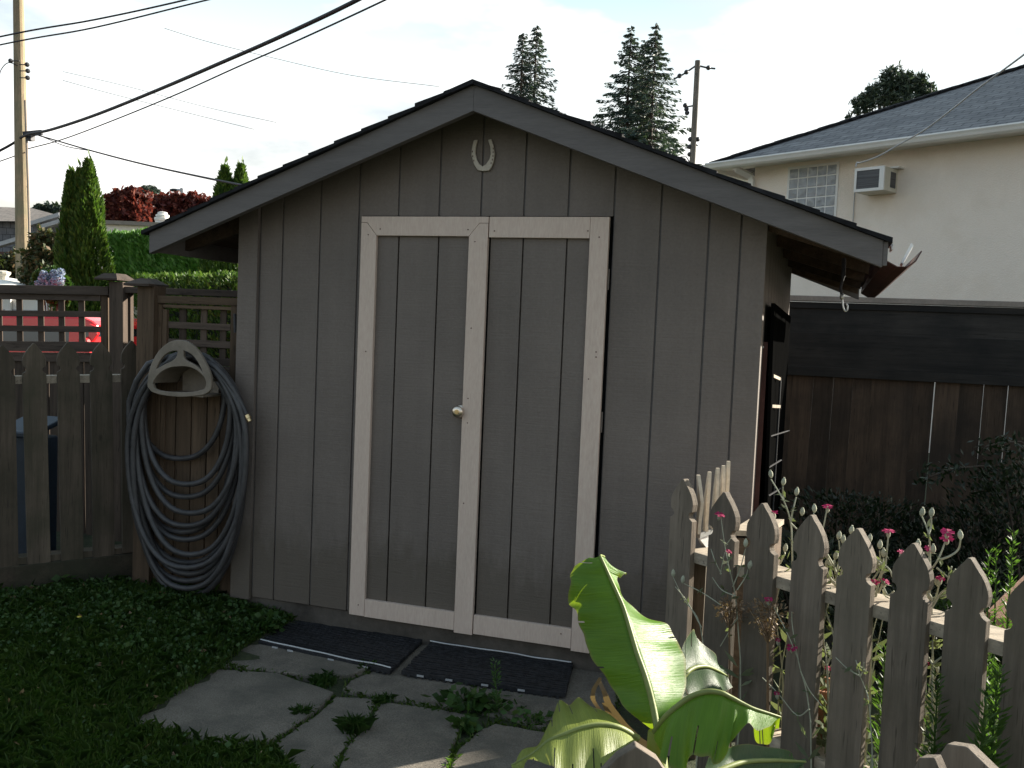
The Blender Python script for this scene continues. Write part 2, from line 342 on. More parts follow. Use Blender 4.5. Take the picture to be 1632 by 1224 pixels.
M['sidingwhite'] = brick_mat('cream lap siding', (.66, .60, .48), (.68, .62, .5), (.40, .37, .31), 8., .14, mortar=.014, nscale=2)
def glassblock():
    m, t, p, o = new_mat('wavy glass block'); v = coords(t, (1, 1, 1), rnd=True); n = noise(t, v, 11, 3, .5)
    c = ramp(t, n, [(.35, (.20, .21, .225)), (.55, (.27, .28, .295)), (.7, (.36, .37, .38))])
    t.links.new(c, p.inputs['Base Color']); p.inputs['Roughness'].default_value = .15; p.inputs['Specular IOR Level'].default_value = .6; bump(t, p, n, .7, .03); return m
M['glassblock'] = glassblock()
def paint_mat(name, c, rough=.25):
    m, t, p, o = new_mat(name); v = coords(t); n = noise(t, v, 2, 3); t.links.new(ramp(t, n, [(.3, mul(c, .93)), (.7, c)]), p.inputs['Base Color']); p.inputs['Roughness'].default_value = rough; p.inputs['Coat Weight'].default_value = .6; return m
M['red'] = paint_mat('red car paint', (.68, .02, .025)); M['glass'] = paint_mat('dark car glass', (.03, .04, .055), .08); M['tyre'] = surf('tyre', (.02, .02, .02), bs=.1)
M['winglass'] = paint_mat('dark window glass', (.04, .045, .055), .1)
M['grass'] = leafmat('grass blades', (.052, .10, .018), (.075, .142, .024), (.13, .165, .046), trans=.35, ns=2.5)
M['clover'] = leafmat('ground ivy', (.024, .056, .012), (.036, .084, .017), (.068, .11, .028), trans=.25, ns=4)
M['weed'] = leafmat('weed leaf', (.03, .075, .016), (.05, .11, .024), (.09, .14, .04), trans=.3)
M['thuja'] = leafmat('cedar spray', (.022, .055, .013), (.068, .125, .022), (.14, .20, .035), trans=.3, ns=6)
M['hedge'] = leafmat('clipped hedge', (.055, .14, .024), (.085, .20, .035), (.13, .25, .05), trans=.25, ns=2)
M['spruce'] = leafmat('blue green needles', (.032, .056, .052), (.058, .088, .078), (.10, .125, .09), trans=.15, ns=.8)
M['pine'] = leafmat('dark pine needles', (.022, .038, .030), (.042, .064, .046), (.08, .10, .06), trans=.15, ns=1)
M['maple'] = leafmat('red maple leaf', (.045, .009, .010), (.10, .020, .018), (.19, .06, .035), trans=.35, tcol=(.25, .05, .03), ns=1.2)
M['bushmix'] = leafmat('bush leaf', (.025, .042, .016), (.05, .06, .022), (.17, .10, .045), trans=.25, ns=3)
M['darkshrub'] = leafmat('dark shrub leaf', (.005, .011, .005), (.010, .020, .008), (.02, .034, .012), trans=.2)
M['hydrangea'] = leafmat('hydrangea floret', (.18, .23, .38), (.27, .33, .48), (.42, .46, .58), trans=.2)
M['goldweed'] = leafmat('tall weed leaf', (.035, .07, .015), (.055, .11, .022), (.11, .17, .04), trans=.4)
M['bark'] = surf('bark', (.07, .052, .04), scale=8, stretch=(1, 1, .3), var=.4, bs=.8)
M['silver'] = surf('woolly silver stem', (.34, .345, .26), scale=20, var=.2, rough=.9, bs=.2)
M['magenta'] = leafmat('magenta petal', (.24, .005, .055), (.34, .007, .08), (.45, .018, .12), trans=.3, tcol=(.55, .01, .12))
M['drybrown'] = leafmat('dried flower head', (.14, .085, .05), (.22, .14, .08), (.34, .25, .16), trans=.2)
M['deadleaf'] = leafmat('dead banana leaf', (.12, .075, .05), (.2, .13, .09), (.36, .28, .2), trans=.2)
M['terracotta'] = surf('terracotta', (.36, .16, .09), var=.2, bs=.2)

# ------------------------------------------------------------------ foliage helpers
def leaf_cards(C, size, D=None, aspect=.45, jitter=.6, fold=.0, tip=.5):
    """one diamond leaf per centre; D = preferred growth direction"""
    C = np.asarray(C, float); n = len(C); size = np.broadcast_to(size, n) if np.ndim(size) < 2 else size
    a = RNG.normal(size=(n, 3)); a /= np.linalg.norm(a, axis=1)[:, None]
    if D is not None: a = np.asarray(D, float)+a*jitter; a /= np.linalg.norm(a, axis=1)[:, None]+1e-9
    b = np.cross(a, RNG.normal(size=(n, 3))); b /= np.linalg.norm(b, axis=1)[:, None]+1e-9
    s = np.asarray(size)[:, None]
    V = np.stack([C-a*s*.5, C+b*s*aspect*.5, C+a*s*tip, C-b*s*aspect*.5], 1).reshape(-1, 3)
    F = np.arange(4*n).reshape(-1, 4)
    mb = MB(); mb.v = V.tolist(); mb.f = F.tolist(); return mb
def merge(*mbs):
    o = MB()
    for m in mbs: o.add(m.v, m.f)
    return o
def ground_z(x, y):
    t = min(1, max(0, (.15-x)/1.1)); t = t*t*(3-2*t)
    return -.125+.085*t*(1 if y > -1.2 else max(0, 1+(y+1.2)/1.5))
def on_ground(px, py):
    p = at_z(px, py, -.1)
    for _ in range(6): p = at_z(px, py, ground_z(p.x, p.y))
    return p

# ------------------------------------------------------------------ ground
gx = np.concatenate([[-300, -60, -20, -8], np.linspace(-4, 6, 90), [9, 16, 40, 300]]); gy = np.concatenate([[-60, -12, -6], np.linspace(-4.5, 4, 90), [8, 20, 60, 400]])
mb = MB(); nx = len(gx)
for y in gy:
    for x in gx: mb.v.append((x, y, ground_z(x, y)+(.006*math.sin(x*17+y*5)+.005*math.sin(y*23-x*3) if -4 < x < 6 and -4.5 < y < 4 else 0)))
for j in range(len(gy)-1):
    for i in range(nx-1): mb.f.append((j*nx+i, j*nx+i+1, (j+1)*nx+i+1, (j+1)*nx+i))
def ground_mat():
    m, t, p, o = new_mat('garden ground'); v = coords(t, rnd=False); n1 = noise(t, v, 5, 7, .65); n2 = noise(t, v, 40, 5, .7)
    c = ramp(t, n1, [(.35, (.035, .03, .018)), (.52, (.03, .04, .014)), (.7, (.045, .055, .02))]); c = mix(t, .6, c, ramp(t, n2, [(.3, (.2,)*3), (.7, (.7,)*3)]), 'OVERLAY')
    t.links.new(c, p.inputs['Base Color']); p.inputs['Roughness'].default_value = 1; bump(t, p, n2, .9, .02); return m
tag(mb.build('ground', ground_mat(), smooth=True, origin=(0, 0, 0)), kind='structure')
# back lane behind the lattice fence
lane_o = at_d(60, 520, 10); mb = MB()
a, b = Vector(RR), Vector((-RR[1], RR[0], 0)); a.z = 0; a.normalize(); b = Vector((FF[0], FF[1], 0)).normalized()
c0 = Vector((CAM[0], CAM[1], 0))
P = [c0+a*q+b*d for q, d in ((-30, 6.6), (-3, 6.6), (-2, 10.5), (-30, 10.5))]
mb.add([(p.x, p.y, -.02) for p in P], [(0, 1, 2, 3)]); tag(mb.build('lane', M['asphalt']), kind='structure')

# ------------------------------------------------------------------ garden shed
RX, RK = .637, .387                                # ridge x, roof slope
def sx(x, y): return x+(.022*y if y > 0 else 0)
def roof_z(x, top=2.416): return top-RK*abs(x-RX)
XL, XRR, YB = -.644, 1.861, 2.44
shed = empty('garden_shed', (.6, 1.2, -.12), 'taupe painted wooden garden shed with gable roof and cream trimmed double doors', 'shed')
# front wall: vertical plywood strips with real grooves between them
S8 = .2032; grooves = [k*S8 for k in range(-2, 9)]
edges = [XL]+[-.532]+grooves+[1.757, XRR]; edges = sorted(edges)
mb = MB(); DX0, DX1, DZ = .019, 1.2165, 1.892
def strip(mb, x0, x1, z0, y, zt=None, th=.012):
    """flat board face following the roof line at its top"""
    xs = [x0]+([RX] if x0 < RX < x1 else [])+[x1]; top = [(x, y, (zt if zt is not None else roof_z(x)-.004)) for x in xs]
    mb.prism([(x0, y, z0), (x1, y, z0)]+top[::-1], (0, th, 0))
g = .0045
for a, b in zip(edges[:-1], edges[1:]):
    proud = -.018 if (b <= -.53) else (0 if a < 1.75 else -.004)
    lo, hi = a+g, b-g
    if a == XL: lo = XL
    if b == XRR: hi = XRR
    z0 = 0.0 if a > -.6 else -.012
    segs = [(lo, hi, z0)]
    if hi > DX0 and lo < DX1:                       # leave the door opening free
        segs = []
        if lo < DX0: segs.append((lo, min(hi, DX0), z0))
        if hi > DX1: segs.append((max(lo, DX1), hi, z0))
        segs.append((max(lo, DX0), min(hi, DX1), DZ))
    for q0, q1, zz in segs:
        if q1-q0 > .003: strip(mb, q0, q1, zz, proud, th=.014-proud)
front = mb.build('front_wall', M['siding'], shed)
mb = MB(); strip(mb, XL+.01, DX0-.002, 0.002, .008, th=.006); strip(mb, DX1+.002, XRR-.01, .002, .008, th=.006)
strip(mb, DX0-.002, DX1+.002, DZ+.002, .008, th=.006); mb.build('groove_backing', M['fascia'], shed)
mb = MB(); mb.bb(DX0, DX1, .055, .065, -.02, DZ); mb.build('door_recess', M['black'], shed)
# side and back walls
for nm, X in (('side_wall', XL), ('side_wall', XRR)):
    mb = MB(); sgn = 1 if X > 0 else -1; ys = [.0151]+[.1+.2032*k for k in range(12)]+[YB]
    for y0, y1 in zip(ys[:-1], ys[1:]):
        zt = roof_z(X)-.03
        for (q0, q1, dd) in ((y0, y1-.009, 0), (y1-.009, y1, .006)):
            mb.prism([(sx(X, q0)-sgn*dd, q0, 0), (sx(X, q1)-sgn*dd, q1, 0), (sx(X, q1)-sgn*dd, q1, zt), (sx(X, q0)-sgn*dd, q0, zt)], (-sgn*.014, 0, 0))
    mb.build(nm, M['siding'], shed)
mb = MB(); xs = [XL, RX, XRR]; mb.prism([(sx(XL, YB), YB, 0), (sx(XRR, YB), YB, 0), (sx(XRR, YB), YB, roof_z(XRR)-.03), (sx(RX, YB), YB, roof_z(RX)-.03), (sx(XL, YB), YB, roof_z(XL)-.03)], (0, .014, 0)); mb.build('back_wall', M['siding'], shed)
mb = MB(); mb.bb(XL+.012, XRR-.012, .012, .05, -.16, -.006); mb.bb(sx(XL, 1.2)-.0, sx(XL, 1.2)+.04, .06, YB, -.16, -.006); mb.bb(XRR-.03, XRR+.01, .06, YB, -.16, -.006); mb.build('base_skid', M['skid'], shed)
# roof: barge boards, deck, shingles, rafters
EL, ER = -1.006, 2.292
YF, YR = -.2214, 2.68
for s, xe in ((-1, EL), (1, ER)):
    mb = MB(); zt = lambda x: roof_z(x)
    mb.prism([(RX, YF, roof_z(RX)-.110), (xe, YF, roof_z(xe)-.100), (xe, YF, roof_z(xe)), (RX, YF, roof_z(RX))], (0, .038, 0)); mb.build('barge_board', M['fascia'], shed, bevel=.002)
    mb = MB(); mb.prism([(sx(RX, YR), YR-.038, roof_z(RX)-.10), (sx(xe, YR), YR-.038, roof_z(xe)-.09), (sx(xe, YR), YR-.038, roof_z(xe)), (sx(RX, YR), YR-.038, roof_z(RX))], (0, .038, 0)); mb.build('barge_board', M['fascia'], shed)
    # deck planks running along the eave
    mb = MB(); n = 11
    for i in range(n):
        xa, xb = RX+(xe+.0*s-RX)*i/n, RX+(xe-RX)*(i+1)/n-.004*s
        mb.prism([(xa, YF+.041, roof_z(xa)-.014), (xb, YF+.041, roof_z(xb)-.014), (sx(xb, YR), YR-.041, roof_z(xb)-.014), (sx(xa, YR), YR-.041, roof_z(xa)-.014)], (0, 0, .012))
    deck = mb.build('roof_deck', M['deckwood'], shed)
    # shingle courses: overlapping wedges with a ragged front edge
    mb = MB(); nc = 13; xo = xe+.03*s
    for i in range(nc):
        x0, x1 = RX+(xo-RX)*(i+1)/nc, RX+(xo-RX)*(i-.25)/nc if i else RX-.004*s
        ny = 10; yv = [YF-.022+random.uniform(-.006, .004)]+[YF+(YR-YF)*k/ny for k in range(1, ny)]+[YR+.02]
        for y0, y1 in zip(yv[:-1], yv[1:]):
            dz = random.uniform(-.0015, .003); xd = random.uniform(-.004, .004)
            za, zb = roof_z(x0)+.001, roof_z(x1)+.001; th0, th1 = .021+dz, .011
            xx = x0+xd
            vs = [(sx(xx, y0), y0, za), (sx(xx, y1), y1, za), (sx(x1, y1), y1, zb), (sx(x1, y0), y0, zb), (sx(xx, y0), y0, za+th0), (sx(xx, y1), y1, za+th0), (sx(x1, y1), y1, zb+th1), (sx(x1, y0), y0, zb+th1)]
            mb.add(vs, [(0, 1, 2, 3), (4, 7, 6, 5), (0, 4, 5, 1), (2, 6, 7, 3), (1, 5, 6, 2), (0, 3, 7, 4)])
    mb.build('shingles', M['shingle'], shed)
    for y in (.02, .62, 1.22, 1.82, 2.4):
        wx = XL if s < 0 else XRR; mb = MB(); x0, x1 = wx+.004*s, xe-.012*s
        mb.prism([(sx(x0, y), y, roof_z(x0)-.016), (sx(x1, y), y, roof_z(x1)-.016), (sx(x1, y), y, roof_z(x1)-.07), (sx(x0, y), y, roof_z(x0)-.105)], (0, .038, 0)); mb.build('rafter_tail', M['deckwood'], shed)
mb = MB(); zc = roof_z(RX)+.013
for k in range(14):
    y0 = YF-.024+k*(YR-YF+.05)/14; y1 = y0+(YR-YF+.05)/14+.02
    for s in (-1, 1): mb.prism([(sx(RX, y0), y0, zc+.004), (sx(RX+s*.13, y0), y0, zc-.13*RK+.006), (sx(RX+s*.13, y0), y0, zc-.13*RK-.003), (sx(RX, y0), y0, zc-.006)], (.022*(y1-y0) if y0 > 0 else 0, y1-y0, .0))
mb.build('ridge_cap', M['shingle'], shed)
# eave boards and the loose gutter on the right
mb = MB(); mb.prism([(EL-.004, YF+.04, roof_z(EL)-.016), (EL+.022, YF+.04, roof_z(EL)-.012), (EL+.022, YF+.04, roof_z(EL)-.09), (EL-.004, YF+.04, roof_z(EL)-.09)], (0, YR-YF-.09, 0)); mb.build('eave_board', M['fascia'], shed)
mb = MB(); mb.bb(ER+.001, ER+.018, YF+.006, YF+.05, roof_z(ER)-.092, roof_z(ER)-.004); mb.build('eave_board', M['fascia'], shed)
mb = MB(); g0 = [(2.308, 1.762), (2.306, 1.722), (2.345, 1.700), (2.385, 1.700), (2.412, 1.722), (2.43, 1.760)]
g0 = [(x, z-.02) for x, z in g0]
outer = [(x, YF+.03, z) for x, z in g0]; inner = [(x+(.003 if x < 2.36 else -.003), YF+.03, z+.003) for x, z in g0][::-1]
vs = outer+inner; far = [(x+.02, 1.9, z-.015) for x, y, z in vs]; n = len(vs)
mb.add(vs+far, [tuple(range(n))[::-1], tuple(range(n, 2*n))]+[(i, (i+1) % n, n+(i+1) % n, n+i) for i in range(n)]); gut = mb.build('gutter', M['rust'], shed)
mb = MB(); p = [at_d(1436, 418, 3.62), at_d(1439, 421, 3.62), at_d(1456, 391, 3.66), at_d(1452, 387, 3.66)]; mb.prism(p, (.004, .10, -.004)); mb.build('gutter_lip', M['whitepaint'], gut)
mb = MB(); a = at_d(1411, 390, 3.6); mb.box((a.x+.012, a.y+.05, a.z), (.03, .1, .008)); mb.box((a.x+.026, a.y+.05, a.z-.008), (.006, .1, .022)); mb.build('gutter_bracket', M['whitepaint'], shed)
# doors
def door(x0, x1, gro, stiles, zb, zt, rail_t, rail_b):
    mb = MB(); xs = [x0+.004]+gro+[x1-.004]
    for a, b in zip(xs[:-1], xs[1:]): mb.bb(a+(.004 if a in gro else 0), b-(.004 if b in gro else 0), -.004, .012, zb+.01, zt-.006)
    mb.bb(x0+.006, x1-.006, .0125, .02, zb+.012, zt-.008)
    d = mb.build('door', M['siding'], shed)
    return d
TY0, TY1 = -.0245, -.0045
def board(d, pts, dy=0):
    mb = MB(); mb.prism([(x, TY0+dy, z) for x, z in pts], (0, TY1-TY0-dy, 0)); return mb.build('trim_board', M['trim'], d, bevel=.0015)
zt, zb = 1.886, -.008
dl = door(.0255, .656, [.211, .4108], None, zb, zt, 0, 0)
q = .0015
board(dl, [(.0255, zb), (.105, zb), (.105, zt-.089), (.0255+.03, zt-.03), (.0255+.0, zt-.001), (.0255, zt-.03)][:3]+[(.105-.05, zt-.03), (.0255, zt-.03)])
board(dl, [(.566, zb-.012), (.656, zb-.012), (.656, zt-.03), (.614, zt-.03), (.566, zt-.089)], -.002)
board(dl, [(.1065, zt-.088), (.5645, zt-.088), (.613, zt-.0285), (.656, zt-.0285), (.656, zt), (.0255, zt), (.0255, zt-.0285), (.0565, zt-.0285)])
board(dl, [(.1065, zb-.002), (.5645, zb-.002), (.5645, zb+.082), (.1065, zb+.082)])
dr = door(.660, 1.206, [.8164, 1.0172], None, zb, zt, 0, 0)
board(dr, [(.6605, zt-.092), (1.1215, zt-.092), (1.1215, zt), (.6605, zt)])
board(dr, [(1.123, zb-.016), (1.206, zb-.016), (1.206, zt), (1.123, zt)], -.001)
board(dr, [(.6605, zb-.006), (1.1215, zb-.006), (1.1215, zb+.082), (.6605, zb+.082)])
def nails(d, pts):
    for px, py in pts:
        p = at_y(px, py, TY0-.001); mb = MB(); mb.lathe([(.0032, 0), (.0026, .0012)], (p.x, TY0-.0018, p.z), (0, -1, 0), 8); mb.build('nail_head', M['rust'], d)
nails(dl, [(606, 365), (746, 366), (587, 374), (757, 385), (583, 560), (751, 523), (746, 635), (745, 674), (571, 964), (739, 802)])
nails(dr, [(788, 368), (937, 368), (955, 378), (950, 561), (950, 569), (938, 604), (894, 1010)])
for z in (1.62, 1.0, .25):
    mb = MB(); mb.tube([(1.2105, -.008, z-.045), (1.2105, -.008, z+.045)], .0035, 10); mb.build('hinge', M['siding'], dr)
k = Vector((.551, TY1+.0, 1.004)); mb = MB()
mb.lathe([(.030, 0), (.030, .004), (.026, .008), (.012, .010), (.011, .028), (.020, .030), (.027, .036), (.0275, .043), (.022, .050), (.012, .052)], (k.x, -.004, k.z), (0, -1, 0), 24)
kn = mb.build('door_knob', M['nickel'], dl, smooth=True)
mb = MB(); mb.lathe([(.011, 0), (.010, .003), (.004, .0031)], (k.x, -.056, k.z), (0, -1, 0), 16); mb.build('keyhole', M['brass'], dl)

# horseshoe
Z = at_y(769, 247, 0); HS = [(965, 336), (981, 333), (974, 365), (972, 392), (978, 418), (988, 438), (1003, 449), (1018, 440), (1033, 418), (1039, 395), (1036, 362), (1027, 334), (1041, 330), (1051, 360), (1056, 395), (1050, 432), (1040, 455), (1030, 467), (1003, 469), (982, 465), (966, 440), (955, 400), (957, 370)]
pts = [at_y(400+x/2.72, 100+y/2.72, -.016) for x, y in HS]
mb = MB(); mb.prism(pts, (0, .011, 0)); hs = mb.build('horseshoe', M['shoe'], bevel=.002)
tag(hs, 'worn white horseshoe nailed open end up under the shed gable', 'horseshoe')
for x, y in ((1050, 372), (1050, 388), (1049, 404), (1046, 420), (1041, 435), (960, 385), (961, 405), (966, 424)):
    p = at_y(400+x/2.72, 100+y/2.72, -.0165); mb = MB(); mb.box((p.x, -.0166, p.z), (.0035, .0014, .008)); mb.build('nail_hole', M['rust'], hs)
# bungee hook under the right eave
P = [at_d(1345, 412, 4.0), at_d(1344, 440, 3.98), at_d(1340, 458, 3.98), at_d(1342, 472, 3.98)]
bg_ = empty('bungee_cord', P[0], 'dark bungee cord with a steel hook hanging under the right eave', 'bungee cord')
mb = MB(); mb.tube(smooth_path(P, 5), [.009]*6+[.006]*10, 8); mb.build('cord', M['cable'], bg_)
mb = MB(); H = [(1342, 472), (1344, 478), (1347, 484), (1351, 484), (1350, 490), (1347, 496), (1344, 494), (1341, 488)]
H = [(1342, 472), (1343, 481), (1344, 490), (1347, 496), (1350, 494), (1351, 488), (1349, 484)]
mb.tube(smooth_path([at_d(x, y, 3.98) for x, y in H], 4), .004, 6); mb.ball(at_d(1342, 473, 3.98), .010, sq=(1, 1, 1.4)); mb.build('hook', M['steel'], bg_)

# ------------------------------------------------------------------ paving slabs, mats
SLABS = {
 'broad grey slab beside the lawn, largest of the paving slabs': [(333, 1064), (440, 1080), (528, 1112), (500, 1140), (428, 1189), (380, 1192), (318, 1187), (255, 1166), (197, 1152), (262, 1112)],
 'grey slab running under the left rubber mat': [(340, 1057), (372, 1041), (420, 1016), (492, 976), (690, 1000), (640, 1052), (556, 1083), (500, 1085), (420, 1072)],
 'grey slab between the two rubber mats, weeds at its front corner': [(562, 1088), (640, 1055), (694, 1002), (800, 1018), (775, 1060), (742, 1122), (703, 1131), (600, 1113), (549, 1103)],
 'narrow grey slab between the lawn-side slab and the cracked front slab': [(536, 1115), (600, 1119), (586, 1150), (548, 1196), (520, 1250), (480, 1250), (455, 1214), (433, 1194), (508, 1142)],
 'large front slab bordered by weeds on both sides': [(606, 1124), (703, 1136), (740, 1144), (729, 1170), (710, 1225), (690, 1275), (530, 1275), (552, 1199), (590, 1152)],
 'grey slab in front of the right mat, partly behind the banana leaf': [(790, 1158), (868, 1172), (905, 1190), (890, 1290), (700, 1285), (733, 1198), (768, 1168)],
 'grey slab running under the right rubber mat': [(808, 1020), (940, 1040), (1010, 1050), (985, 1110), (960, 1190), (912, 1178), (868, 1163), (770, 1140), (752, 1122), (782, 1060)],
}
for lab, poly in SLABS.items():
    P = [on_ground(x, y) for x, y in poly]; zt = sum(p.z for p in P)/len(P)+.012
    tilt = (random.uniform(-.006, .006), random.uniform(-.006, .006)); c = sum(P, Vector())/len(P); P = [c+(p-c)*1.028 for p in P]
    Q = []
    n = len(P)
    for i in range(n):
        for k in range(5):
            p = P[i].lerp(P[(i+1) % n], k/5); j = .004 if k else 0
            Q.append((p.x+random.uniform(-j, j), p.y+random.uniform(-j, j), zt+tilt[0]*(p.x-c.x)+tilt[1]*(p.y-c.y)))
    mb = MB(); mb.prism(Q, (0, 0, -.05)); tag(mb.build('paving_slab', M['concrete'], bevel=.006), lab, 'paving slab', 'paving slabs')
def rubber_mat(cor, lab, wire_side):
    """ribbed mat of linked rubber strips: corners near-left, near-right, far-right, far-left in the photo"""
    A, B, Cc, D = [at_z(x, y, -.098) for x, y in cor]; root = empty('door_mat', (A+B+Cc+D)/4-Vector((0, 0, .016)), lab, 'door mat', 'black rubber mats')
    n = 17; mb = MB()
    for i in range(n):
        t = (i+.5)/n; a, b = A.lerp(D, t), B.lerp(Cc, t); a = a+(b-a)*random.uniform(-.006, .006)
        m = 14; q = [a.lerp(b, k/m)+Vector((0, 0, random.uniform(-.002, .002)))+(D-A).normalized()*random.uniform(-.0015, .0015) for k in range(m+1)]
        for k in range(m): mb.beam(q[k], q[k+1], (D-A).length/n*.56, .018)
    mb.build('rubber_strip', M['mat'], root)
    mb = MB()
    for k in range(1, 22):
        t = k/22; mb.beam(A.lerp(B, t)-Vector((0, 0, .009)), D.lerp(Cc, t)-Vector((0, 0, .009)), .012, .010)
    mb.build('cross_link', M['mat'], root)
    u, v = (A, B) if wire_side == 'near' else (D, Cc); s = (D-A).normalized()*(.022 if wire_side == 'near' else -.03)
    W = [u.lerp(v, t)+s+Vector((0, 0, .013))+s*random.uniform(-.25, .25) for t in np.linspace(.0, .99, 9)]
    mb = MB(); mb.tube(smooth_path(W, 4), .0032, 6); mb.build('edge_cord', M['wire'], root)
    s = (A-D).normalized()*.006
    for t in (.12, .24, .55, .8) if wire_side == 'near' else (.1, .28, .5, .72):
        p = A.lerp(B, t)+s+Vector((0, 0, .002)); mb = MB(); mb.beam(p, p+(B-A).normalized()*.03, .003, .008); mb.build('wire_end', M['greytrim'], root)
rubber_mat([(411, 1026), (622, 1072), (678, 1017), (488, 978)], 'black ribbed rubber mat with a pale cord along its front edge', 'near')
rubber_mat([(640, 1073), (901, 1110), (914, 1057), (688, 1023)], 'black ribbed rubber mat with a pale cord along its edge nearest the doors', 'far')

# ------------------------------------------------------------------ fences
PROF = [(.005, 0), (.0186, -.018), (.031, -.033), (.042, -.0485), (.056, -.07), (.066, -.094), (.0695, -.115), (.0685, -.135), (.0655, -.152), (.054, -.156), (.048, -.164), (.0465, -.174), (.051, -.185), (.060, -.192), (.0695, -.196)]
def picket(root, base, h, dirv, nrm, wd, mat, th=.019, kx=1., kz=1., lean=0):
    """gothic picket: base = centre of its foot on the front face, dirv along the fence, nrm towards the viewer"""
    k = wd/.139; up = Vector((0, 0, 1))
    R_ = [(s*k, h+z*k*kz) for s, z in PROF]+[(wd/2, 0)]
    poly = R_+[(-s, z) for s, z in R_[::-1]]
    mb = MB(); mb.prism([base+dirv*(s+lean*z+random.uniform(-.0008, .0008))+up*z for s, z in poly], -nrm*th); return mb.build('picket', mat, root, bevel=.0015)
UPV = Vector((0, 0, 1))
# right picket fence, running from near the shed towards the viewer
q1 = at_d(1545, 890, 2.424); fd = Vector((.83, -.558, 0)).normalized(); fn = Vector((fd.y, -fd.x, 0))
if fn.dot(Vector(CAM)-q1) < 0: fn = -fn
def on_fence(px, py, off=0.): return at_pl(px, py, q1+fn*off, fn)
rf = empty('picket_fence', on_fence(1366, 1000)*1, 'sunlit weathered picket fence behind the banana plant', 'picket fence')
TIPS = [(1090, 764), (1155, 785), (1216.5, 803), (1290, 821), (1366, 843), (1452, 866), (1545, 890), (1648, 918)]
for px, py in TIPS:
    p = on_fence(px, py); base = Vector((p.x, p.y, -.10)); picket(rf, base, p.z+.10, fd, fn, .110 if px > 1100 else .10, M['picket'], th=.026, lean=random.uniform(-.008, .008))
ra, rb = on_fence(1092, 873, -.02), on_fence(1640, 1032, -.02)
def rail(root, a, b, dz, wdt, ht, mat, name='rail'):
    c = -fn*(wdt/2); mb = MB(); mb.beam(a+c+UPV*(dz-ht/2), b+c+UPV*(dz-ht/2), wdt, ht); return mb.build(name, mat, root, bevel=.002)
rail(rf, ra, rb+(rb-ra)*.25, -.006, .125, .038, M['picket_h'])
rail(rf, Vector((ra.x, ra.y, .12)), Vector((rb.x, rb.y, .12)), 0, .085, .038, M['picket_h'])
for px in (1107,):
    p = on_fence(px, 900, -.115); mb = MB(); mb.bb(p.x-.045, p.x+.045, p.y-.045, p.y+.045, -.14, ra.z-.04); mb.build('post', M['picket_shade'], rf)
# pickets just entering the bottom of the view
nf = empty('picket_fence', at_d(1270, 1600, 1.3), 'nearest picket fence, only its pointed tips showing at the bottom', 'picket fence')
nd = Vector(RR); nd.z = 0; nd.normalize(); nn = Vector((nd.y, -nd.x, 0))
for (px, py, d, wd, a) in ((1014, 1190, 1.24, .11, 0), (1484, 1206, 1.26, .075, -.9), (1530, 1186, 1.33, .11, -1.0)):
    p = at_d(px, py, d); dv = Matrix.Rotation(a, 3, 'Z') @ nd; n2 = Vector((dv.y, -dv.x, 0))
    if px < 1100: h = p.z+.1; pl = [(0, h), (.030, h-.018), (.055, h-.052), (.055, 0), (-.055, 0), (-.055, h-.052), (-.024, h-.016)]
    elif px < 1500: h = p.z+.1; pl = [(.004, h), (.016, h-.02), (.036, h-.08), (.036, 0), (-.036, 0), (-.036, h-.06), (-.016, h-.008)]
    else: h = p.z+.1; pl = [(.01, h), (.05, h-.02), (.055, 0), (-.055, 0), (-.055, h-.08), (-.02, h-.008)]
    mb = MB(); b0 = Vector((p.x, p.y, -.1)); mb.prism([b0+dv*s+UPV*z for s, z in pl], n2*-.02 if n2.dot(Vector(CAM)-p) > 0 else n2*.02); mb.build('picket', M['picket'], nf, bevel=.0015)
a, b = at_d(960, 1300, 1.30), at_d(1620, 1300, 1.36); a.z = b.z = .55; mb = MB(); mb.beam(a+nn*-.0, b, .05, .035); mb.build('rail', M['picket_h'], nf)

# left picket fence on its kick board
lf = empty('picket_fence', at_d(110, 920, 4.8), 'shaded mossy picket fence beside the coiled hose', 'picket fence')
la, lb = at_d(0, 905, 4.6), at_d(222, 880, 5.02)
ld = (lb-la); ld.z = 0; ld.normalize(); ln = Vector((ld.y, -ld.x, 0))
if ln.dot(Vector(CAM)-la) < 0: ln = -ln
def on_left(px, py, off=0.): return at_pl(px, py, la+ln*off, ln)
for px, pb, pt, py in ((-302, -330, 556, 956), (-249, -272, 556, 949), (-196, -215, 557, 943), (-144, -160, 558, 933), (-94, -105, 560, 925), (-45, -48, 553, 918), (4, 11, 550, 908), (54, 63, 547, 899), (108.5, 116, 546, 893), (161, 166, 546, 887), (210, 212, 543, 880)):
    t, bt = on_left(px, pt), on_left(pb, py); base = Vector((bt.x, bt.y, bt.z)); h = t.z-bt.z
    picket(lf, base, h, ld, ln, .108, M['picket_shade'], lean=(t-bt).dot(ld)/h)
lat = on_left(0, 609, -.022); lbt = on_left(222, 601, -.022)
for z0, z1, nm in ((on_left(20, 612).z, on_left(200, 603).z, 'rail'), (on_left(20, 893).z, on_left(200, 880).z, 'rail')):
    a, b = Vector((la.x, la.y, z0))-ld*1.0, Vector((lb.x, lb.y, z1))+ld*.02
    mb = MB(); mb.beam(a-ln*.065, b-ln*.065, .09, .038); mb.build(nm, M['picket_h'] if z0 > .5 else M['picket_shade'], lf)  # upper rail paler, skylight on its top put into the colour
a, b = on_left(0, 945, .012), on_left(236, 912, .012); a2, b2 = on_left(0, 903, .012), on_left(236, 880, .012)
mb = MB(); e = ld*1.05; mb.prism([a-e-UPV*.1, b-UPV*.1, b2, a2-e], -ln*.038); mb.build('kick_board', M['kick'], lf, bevel=.003)

